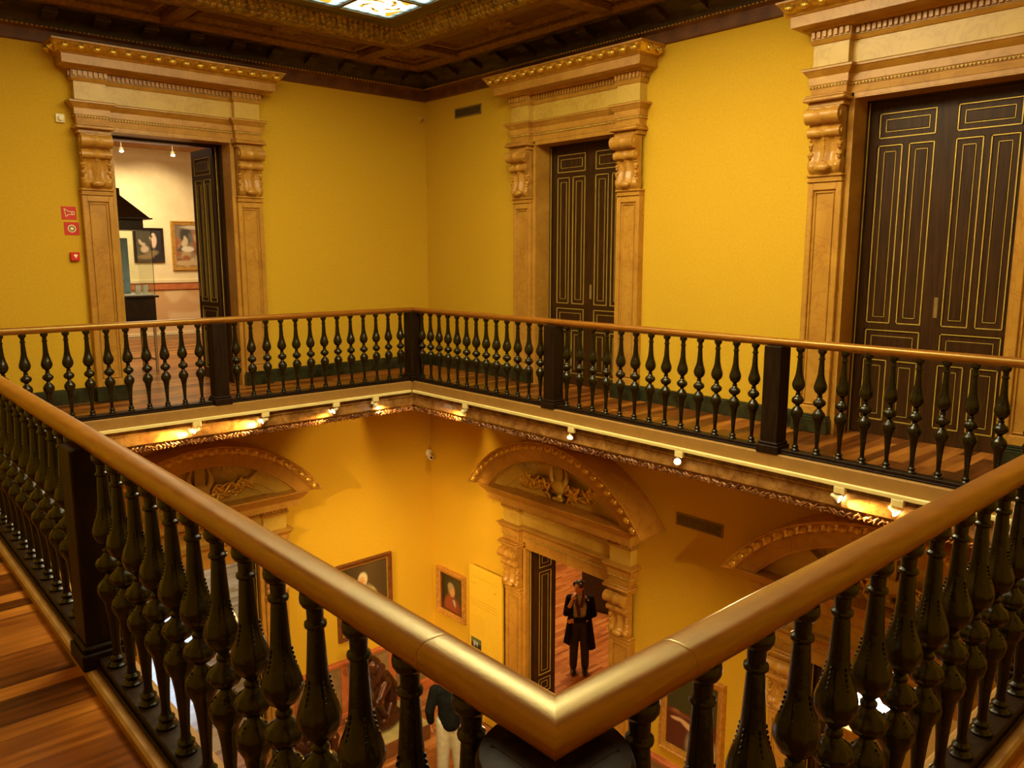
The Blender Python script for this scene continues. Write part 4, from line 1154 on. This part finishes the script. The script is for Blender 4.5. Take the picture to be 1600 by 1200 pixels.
for k, x in enumerate((-3.52, -3.42)):
    o = MB().bev(-.035, .035, -.02, .02, 0, .13, .003).build('label_card', M['paper']); o.location = (x, 2.25, 1.115)
    o.rotation_euler = (0, 0, .2 * k)
    tag(o, ('left' if k == 0 else 'right') + ' white card standing on the bed of the display case', 'card', 'cards in the display case')

# ------------------------------------------------------------------ lower rooms beyond
def box_room(pre, x0, x1, y0, y1, z0, z1, wm, fm, open_side):
    if open_side != 'y0': struct(MB().box(x0, x1, y0 - .1, y0, z0, z1).build('wall_' + pre + '_south', wm, smooth=0))
    if open_side != 'x0': struct(MB().box(x0 - .1, x0, y0, y1, z0, z1).build('wall_' + pre + '_west', wm, smooth=0))
    struct(MB().box(x1, x1 + .1, y0, y1, z0, z1).build('wall_' + pre + '_east', wm, smooth=0))
    struct(MB().box(x0, x1, y1, y1 + .1, z0, z1).build('wall_' + pre + '_north', wm, smooth=0))
    struct(MB().box(x0, x1, y0, y1, z0 - .2, z0).build('floor_' + pre, fm, smooth=0))
    struct(MB().box(x0, x1, y0, y1, z1, z1 + .1).build('ceiling_' + pre, wm, smooth=0))
box_room('study', -7.3, .35, T, 8.2, LF, -.6, M['cream'], M['glossfloor'], 'y0')
box_room('salon', T, 7.5, -3.98, 5.0, LF, -.6, M['ochre'], M['parquet'], 'x0')
box_room('office', T, 3.0, -10.4, -4.1, LF, -.6, M['cream'], M['parquet'], 'x0')
# windows
def window(name, loc, rz, w, h, mat):
    r = tag(empty(name, loc, rz), None, None, None, 'structure')
    MB().box(-w / 2, w / 2, -.02, -.01, 0, h).build('pane', mat, r, smooth=0)
    f = MB()
    for i in range(4): x = -w / 2 + w * i / 3; f.bev(x - .03, x + .03, -.06, 0, 0, h, .005)
    for i in range(4): z = h * i / 3; f.bev(-w / 2, w / 2, -.05, 0, z - .025, z + .025, .005)
    f.build('window_frame', M['curtainframe'], r)
window('window_2', (-2.2, 8.2, LF + 1.0), 0, 2.4, 3.0, M['skywin'])
window('window_3', (3.0, -5.50, LF + .92), -pi / 2, 1.55, 1.9, M['whitewin'])
L = bpy.data.lights.new('salon_fill_light', 'AREA'); L.energy = 190; L.color = (1, .68, .34); L.shape = 'RECTANGLE'; L.size = 2.5; L.size_y = 2.5  # unseen fill added to light the salon, without a fixture
lo = bpy.data.objects.new('salon_fill_light', L); link(lo); lo.location = (3.2, 1.0, -.7)

# mantel clock on a console table
r = empty('console_table', (2.70, -5.42, LF), -pi / 2, 'pale side table under the gilt clock, in the bright room at lower right', 'table')
MB().bev(-.6, .6, -.22, .22, .80, .86, .01).bev(-.55, .55, -.19, .19, .70, .80, .006).build('table_top', M['frame_gold'], r)
for sx in (-1, 1):
    for sy in (-1, 1):
        MB().lathe([(.02, 0), (.03, .05), (.02, .12), (.035, .5), (.04, .70)], 12, None, (sx * .5, sy * .15, 0)).build('leg', M['frame_gold'], r)
r = empty('mantel_clock', (2.70, -5.42, LF + .86), -pi / 2, 'ornate gilt clock with a round face against the bright window, lower right', 'clock')
m = MB(); m.bev(-.20, .20, -.08, .08, 0, .06, .01); m.bev(-.14, .14, -.06, .06, .06, .14, .02)
for s in (-1, 1):
    m.tube([(s * .17, 0, .06), (s * .20, 0, .14), (s * .15, 0, .20), (s * .17, 0, .30), (s * .13, 0, .38)], [.03, .035, .02, .025, .012], 10)
m.ell((0, 0, .47), (.05, .04, .06), 12, 8); m.build('clock_case', M['gilt'], r, smooth=40)
MB().lathe([(.13, .05), (.145, .02), (.145, -.05), (.13, -.07), (.118, -.06)], 32, None, (0, 0, .27), 'y').build('bezel', M['gilt'], r)
MB().lathe([(.001, -.055), (.118, -.055), (.118, -.045)], 32, None, (0, 0, .27), 'y').build('dial', M['stone'], r)
m = MB(); m.tube([(0, -.06, .27), (.0, -.06, .35)], .005, 6); m.tube([(0, -.06, .27), (.05, -.06, .24)], .006, 6); m.build('hands', M['black'], r)

# dark bench in the salon
r = empty('dark_cabinet', (4.3, .15, LF), R(20), 'dark low cabinet standing behind the woman in the lower doorway', 'cabinet')
MB().bev(-.35, .35, -.3, .3, .06, .95, .01).bev(-.38, .38, -.33, .33, .95, .99, .01).bev(-.33, .33, -.28, .28, 0, .06, .004).build('carcass', M['frame_black'], r)
for s in (-1, 1):
    d = MB().bev(s * .18 - .155, s * .18 + .155, -.315, -.30, .12, .90, .005).build('cabinet_door', M['frame_dark'], r)
    MB().ell((s * .04, -.325, .5), (.012, .015, .012), 8, 6).build('knob', M['gilt'], d)

# ------------------------------------------------------------------ sculpture plinths
def remesh(o, vox, sm=2):
    md = o.modifiers.new('Remesh', 'REMESH'); md.mode = 'VOXEL'; md.voxel_size = vox; md.use_smooth_shade = True
    if sm:
        s = o.modifiers.new('Smooth', 'SMOOTH'); s.iterations = sm; s.factor = .5
def chain(mb, pts, rad, seg=14):
    mb.tube(pts, rad, seg)
    for p, r_ in zip(pts, rad): mb.ell(p, (r_, r_, r_), seg, 8)

def plinth(label, x, y, rz, w):
    r = empty('sculpture_plinth', (x, y, LF), rz, label, 'plinth', 'low plinths in the lower hall')
    MB().bev(-w / 2, w / 2, -w / 2, w / 2, 0, .235, .006).build('plinth_body', M['plinthwood'], r)
    MB().bev(-w / 2 + .004, w / 2 - .004, -w / 2 + .004, w / 2 - .004, .235, .25, .004).build('plinth_top', M['stone'], r)
    return r
plinth('low plinth with pale top carrying a bronze figure, in the lower hall near the corner', -1.40, -.74, 0, .90)
plinth('low plinth with pale top at the lower left, glimpsed between the near balusters', -2.95, -1.15, 0, .95)
def bronze(label, loc, rz, pose):
    m = MB()
    if pose == 0:   # striding figure bending forward, one arm raised
        chain(m, [(0, .0, .62), (.06, 0, .78), (.16, 0, .95), (.20, 0, 1.02)], [.115, .12, .13, .06])
        m.ell((.26, 0, 1.13), (.075, .065, .095), 16, 10)
        chain(m, [(-.02, .08, .60), (.20, .10, .42), (.02, .10, .10), (.10, .10, .03)], [.10, .075, .042, .035])
        chain(m, [(-.02, -.08, .60), (-.10, -.12, .38), (-.32, -.12, .14), (-.40, -.12, .05)], [.10, .07, .042, .035])
        chain(m, [(.14, .16, .95), (.34, .22, .86), (.46, .12, 1.02)], [.055, .042, .03])
        chain(m, [(.14, -.16, .95), (-.02, -.28, .84), (-.08, -.20, .62)], [.055, .042, .03])
        chain(m, [(-.15, 0, .66), (-.28, 0, .42), (-.22, .02, .18), (-.1, .05, .05)], [.06, .09, .10, .09])
    else:           # seated figure
        chain(m, [(0, 0, .42), (.04, 0, .60), (.08, 0, .76), (.09, 0, .84)], [.13, .12, .13, .05])
        m.ell((.12, 0, .95), (.075, .065, .09), 16, 10)
        chain(m, [(0, .1, .42), (.34, .14, .46), (.34, .14, .08), (.44, .14, .04)], [.10, .075, .045, .04])
        chain(m, [(0, -.1, .42), (.36, -.12, .36), (.20, -.12, .06), (.30, -.12, .03)], [.10, .075, .045, .04])
        chain(m, [(.08, .17, .76), (.06, .25, .55), (.28, .16, .50)], [.055, .042, .03])
        chain(m, [(.08, -.17, .76), (.20, -.24, .60), (.14, -.08, .86)], [.055, .042, .03])
        m.ell((-.02, 0, .17), (.26, .26, .20), 16, 10)
    m.ell((0, 0, .02), (.40, .26, .045), 20, 8)
    o = m.build('bronze_figure', M['bronze']); o.location = loc; o.rotation_euler = (0, 0, rz)
    remesh(o, .014, 2); tag(o, label, 'sculpture', 'bronze figures in the lower hall'); return o
bronze('dark bronze striding figure on the low plinth between the near balusters', (-1.50, -.72, LF + .30), R(200), 0)
bronze('dark bronze seated figure on the plinth at the lower left', (-2.85, -1.05, LF + .30), R(-60), 1)

# ------------------------------------------------------------------ people (built facing local -y)
def hand(m, wrist, d, palm_n, s=1, curl=.5, side=1):
    d = Vector(d).normalized(); n = Vector(palm_n).normalized(); t = d.cross(n).normalized()
    w = Vector(wrist)
    rot = Matrix((t, d, n)).transposed()
    m.ell(w + d * .045, (.036, .048, .014), 12, 8, rot)
    for k, (o, L) in enumerate(((-.027, .062), (-.009, .074), (.009, .070), (.026, .054))):
        b = w + d * .080 + t * o; c1 = b + d * L * .5 * cos(curl) + n * L * .5 * sin(curl) ; c2 = c1 + (d * cos(curl * 2) + n * sin(curl * 2)) * L * .5
        m.tube([b - d * .02, b, c1, c2], [.009, .009, .0085, .007], 8); m.ell(c2, (.007,) * 3, 8, 6)
    b = w + d * .03 + t * (-.034) * side
    m.tube([w + d * .02 - t * .015 * side, b, b + (d * .7 - t * .6 * side + n * .4).normalized() * .035, b + (d * .9 - t * .2 * side + n * .5).normalized() * .058], [.012, .012, .010, .008], 8)

def person_woman(loc, rz):
    r = empty('person', loc, rz, 'woman in long black cardigan and dark trousers standing in the lower doorway', 'person')
    b = MB()
    # torso, neck, head
    chain(b, [(0, 0, .95), (0, 0, 1.05), (0, -.01, 1.20), (0, 0, 1.33)], [.095, .098, .115, .098], 20)
    b.ell((0, 0, 1.33), (.175, .075, .07), 18, 10)
    chain(b, [(0, .0, 1.36), (-.008, -.015, 1.45)], [.052, .048])
    hc = Vector((-.018, -.03, 1.545)); yaw = Matrix.Rotation(R(-35), 3, 'Z')   # turned to her right
    b.ell(hc, (.072, .088, .105), 24, 16, yaw)
    b.ell(hc + yaw @ Vector((0, -.030, -.045)), (.052, .058, .06), 16, 10, yaw)
    b.tube([hc + yaw @ Vector((0, -.085, .015)), hc + yaw @ Vector((0, -.104, -.02)), hc + yaw @ Vector((0, -.092, -.03))], [.009, .014, .012], 8)
    b.ell(hc + yaw @ Vector((0, -.082, -.056)), (.024, .012, .009), 10, 6, yaw)
    for s in (-1, 1): b.ell(hc + yaw @ Vector((s * .073, .005, -.01)), (.010, .020, .030), 10, 8, yaw)
    # legs
    for s, fx in ((-1, -.10), (1, .10)):
        chain(b, [(s * .085, 0, .90), (s * .09, -.01, .52), (fx, .02, .09)], [.088, .062, .040]);
        b.ell((fx, -.05, .045), (.042, .11, .035), 12, 8)
    # right arm (image left): forearm up, hand near chin ; left arm bent, hand on the stomach
    chain(b, [(-.175, 0, 1.33), (-.225, -.03, 1.07), (-.17, -.16, 1.24), (-.13, -.20, 1.36)], [.052, .042, .034, .027])
    hand(b, (-.125, -.205, 1.375), (.25, .25, 1), (.6, .8, -.1), 1, .55, 1)
    chain(b, [(.175, 0, 1.33), (.235, .0, 1.06), (.10, -.17, 1.02), (-.09, -.175, 1.03)], [.052, .042, .034, .024])
    hand(b, (-.10, -.172, 1.03), (-.75, .25, -.65), (.2, .95, 0), .9, .3, -1)
    o = b.build('body', M['skin'], r); remesh(o, .0075, 2)
    e = MB()
    for s in (-1, 1): e.ell(hc + yaw @ Vector((s * .028, -.082, .012)), (.012, .006, .006), 10, 6, yaw)
    e.build('eyes', M['black'], r)
    h = MB()
    h.ell(hc + yaw @ Vector((0, .018, .030)), (.086, .092, .098), 22, 14, yaw); h.ell(hc + yaw @ Vector((0, .105, .035)), (.05, .045, .05), 14, 10); h.ell(hc + yaw @ Vector((0, .05, -.05)), (.07, .05, .07), 14, 10, yaw)
    for s in (-1, 1): h.ell(hc + yaw @ Vector((s * .066, -.035, .050)), (.022, .045, .045), 10, 8, yaw)
    o = h.build('hair', M['hair'], r); remesh(o, .009, 2)
    # trousers
    t = MB()
    for s, fx in ((-1, -.10), (1, .10)): chain(t, [(s * .085, 0, .92), (s * .09, -.01, .52), (fx, .015, .12)], [.104, .080, .066])
    t.ell((0, 0, .94), (.165, .115, .12), 18, 10)
    o = t.build('trousers', M['trouser'], r); remesh(o, .011, 2)
    sh = MB()
    for s, fx in ((-1, -.10), (1, .10)):
        m = MB(); m.ell((fx, -.055, .045), (.050, .125, .045), 16, 10); m.tube([(fx, .02, .03), (fx, .02, .17)], [.055, .058], 14); m.ell((fx, .02, .17), (.058, .058, .02), 14, 8)
        o = m.build('ankle_boot', M['leather'], r); remesh(o, .01, 1)
    # shirt
    m = MB(); chain(m, [(0, -.01, 1.02), (0, -.02, 1.20), (0, -.01, 1.33)], [.125, .135, .105], 20); m.ell((0, -.01, 1.33), (.15, .08, .06), 16, 10)
    o = m.build('shirt', M['shirt'], r); remesh(o, .011, 2)
    m = MB(); m.tube([(-.06, -.06, 1.40), (-.055, -.13, 1.30), (-.02, -.160, 1.18), (-.01, -.155, 1.08)], [.022, .03, .034, .028], 12)
    m.tube([(.055, -.06, 1.40), (.045, -.13, 1.32), (.02, -.155, 1.24)], [.022, .03, .028], 12); m.tube([(-.06, -.06, 1.40), (-.055, .045, 1.42), (.055, .045, 1.42), (.055, -.06, 1.40)], .026, 12)
    o = m.build('scarf', M['scarf'], r); remesh(o, .009, 2)
    m = MB()
    for (z, a, bb) in ((1.0, .148, .138),):
        m.sweep([(a * cos(t_ * pi / 12), bb * sin(t_ * pi / 12)) for t_ in range(24)][::-1], [(0, z - .02), (-.012, z - .02), (-.012, z + .02), (0, z + .02)], True, True)
    o = m.build('belt', M['leather'], r)
    m = MB(); m.bev(-.025, .025, -.165, -.150, .98, 1.02, .004); m.build('belt_buckle', M['lampbody'], r)
    # cardigan : open front, long panels behind and at both sides to the knees
    m = MB(); vs = []; fs = []; nA, nZ = 26, 18
    for i in range(nZ + 1):
        z = 1.37 - (1.37 - .56) * i / nZ; tt = i / nZ
        ax = (.185 if z > 1.2 else .165 + .10 * (1.2 - z) / .64); ay = .125 + .09 * max(0, (1.25 - z)) / .7
        gap = R(38 + 22 * (1 - tt) * .3) if z < 1.3 else R(30)
        for j in range(nA + 1):
            a = -pi / 2 + gap + (2 * pi - 2 * gap) * j / nA
            w = 1 + .03 * sin(a * 9 + tt * 2) * tt
            dz = -.10 * tt * max(0, cos(a)) # hangs longer on her left
            vs.append((ax * cos(a) * w, ay * sin(a) * w, z + dz))
    k = nA + 1
    for i in range(nZ):
        for j in range(nA): q = i * k + j; fs.append((q, q + 1, q + k + 1, q + k))
    m.add(vs, fs); o = m.build('cardigan', M['coat'], r, recalc=True)
    sd = o.modifiers.new('Solid', 'SOLIDIFY'); sd.thickness = .014; sd.offset = 0
    m = MB(); chain(m, [(-.175, 0, 1.33), (-.228, -.03, 1.07), (-.175, -.15, 1.22)], [.066, .056, .046]); chain(m, [(.175, 0, 1.33), (.238, .0, 1.06), (.08, -.17, 1.02), (-.07, -.178, 1.03)], [.066, .056, .046, .038])
    m.ell((0, .02, 1.345), (.19, .085, .055), 18, 10)
    o = m.build('cardigan_sleeves', M['coat'], r); remesh(o, .011, 2)
    m = MB(); m.bev(.09, .15, -.10, -.085, 1.335, 1.36, .003); m.build('badge', M['signink'], r)
    return r
person_woman((2.055, -1.34, LF), R(-48))

def person_visitor(loc, rz):
    r = empty('person', loc, rz, 'visitor in dark jacket and pale trousers partly hidden under the near handrail', 'person')
    b = MB()
    chain(b, [(0, 0, .95), (0, 0, 1.12), (0, 0, 1.28), (0, 0, 1.42)], [.135, .135, .145, .10], 20); b.ell((0, 0, 1.40), (.20, .085, .07), 18, 10)
    chain(b, [(0, 0, 1.45), (0, -.01, 1.53)], [.055, .052]); hc = Vector((0, -.02, 1.63))
    b.ell(hc, (.076, .095, .112), 24, 16); b.ell(hc + Vector((0, -.035, -.05)), (.055, .06, .06), 14, 10)
    b.tube([hc + Vector((0, -.09, .015)), hc + Vector((0, -.112, -.02)), hc + Vector((0, -.098, -.03))], [.010, .015, .012], 8)
    for s in (-1, 1):
        b.ell(hc + Vector((s * .077, .005, -.01)), (.010, .020, .030), 10, 8)
        chain(b, [(s * .09, 0, .92), (s * .10, -.01, .50), (s * .12, .02, .09)], [.092, .066, .043]); b.ell((s * .12, -.06, .04), (.045, .12, .036), 12, 8)
        chain(b, [(s * .20, 0, 1.40), (s * .27, .02, 1.13), (s * .25, -.06, .90)], [.056, .046, .030]); hand(b, (s * .25, -.07, .885), (0, -.15, -1), (-s, 0, 0), 1, .35, s)
    o = b.build('body', M['skin'], r); remesh(o, .0085, 2)
    h = MB(); h.ell(hc + Vector((0, .02, .035)), (.088, .095, .098), 22, 14); h.ell(hc + Vector((0, .06, -.03)), (.07, .05, .08), 14, 10); o = h.build('hair', M['hair'], r); remesh(o, .01, 2)
    t = MB()
    for s in (-1, 1): chain(t, [(s * .085, 0, .95), (s * .10, -.01, .50), (s * .12, .015, .09)], [.115, .088, .076])
    t.ell((0, 0, .95), (.17, .125, .12), 18, 10); o = t.build('trousers', M['paletrouser'], r); remesh(o, .012, 2)
    for s in (-1, 1):
        m = MB(); m.ell((s * .12, -.065, .042), (.052, .135, .042), 16, 10); o = m.build('shoe', M['leather'], r); remesh(o, .011, 1)
    m = MB(); chain(m, [(0, 0, .97), (0, 0, 1.12), (0, 0, 1.28), (0, 0, 1.40)], [.165, .165, .170, .12], 20); m.ell((0, 0, 1.40), (.215, .10, .07), 18, 10)
    for s in (-1, 1): chain(m, [(s * .20, 0, 1.40), (s * .275, .02, 1.13), (s * .255, -.05, .94)], [.075, .066, .050])
    o = m.build('jacket', M['darkjacket'], r); remesh(o, .012, 2)
    return r
person_visitor((-1.36, -2.22, LF), R(150))

# ------------------------------------------------------------------ camera, world
cam = bpy.data.cameras.new('camera'); cam.sensor_width = 36; cam.lens = 36 * 1241.86 / 1600; cam.clip_start = .05; cam.clip_end = 60
co = bpy.data.objects.new('camera', cam); link(co)
co.location = (-7.2006, -9.9684, 1.6717)
co.rotation_euler = (pi / 2 - .1608, 0, -.73)
C.camera = co
w = bpy.data.worlds.new('world'); C.world = w; w.use_nodes = True
w.node_tree.nodes['Background'].inputs[0].default_value = (1, .7, .35, 1); w.node_tree.nodes['Background'].inputs[1].default_value = .02
C.view_settings.view_transform = 'Standard'; C.view_settings.look = 'None'; C.view_settings.exposure = .28; C.view_settings.gamma = 1
C.view_settings.use_curve_mapping = False
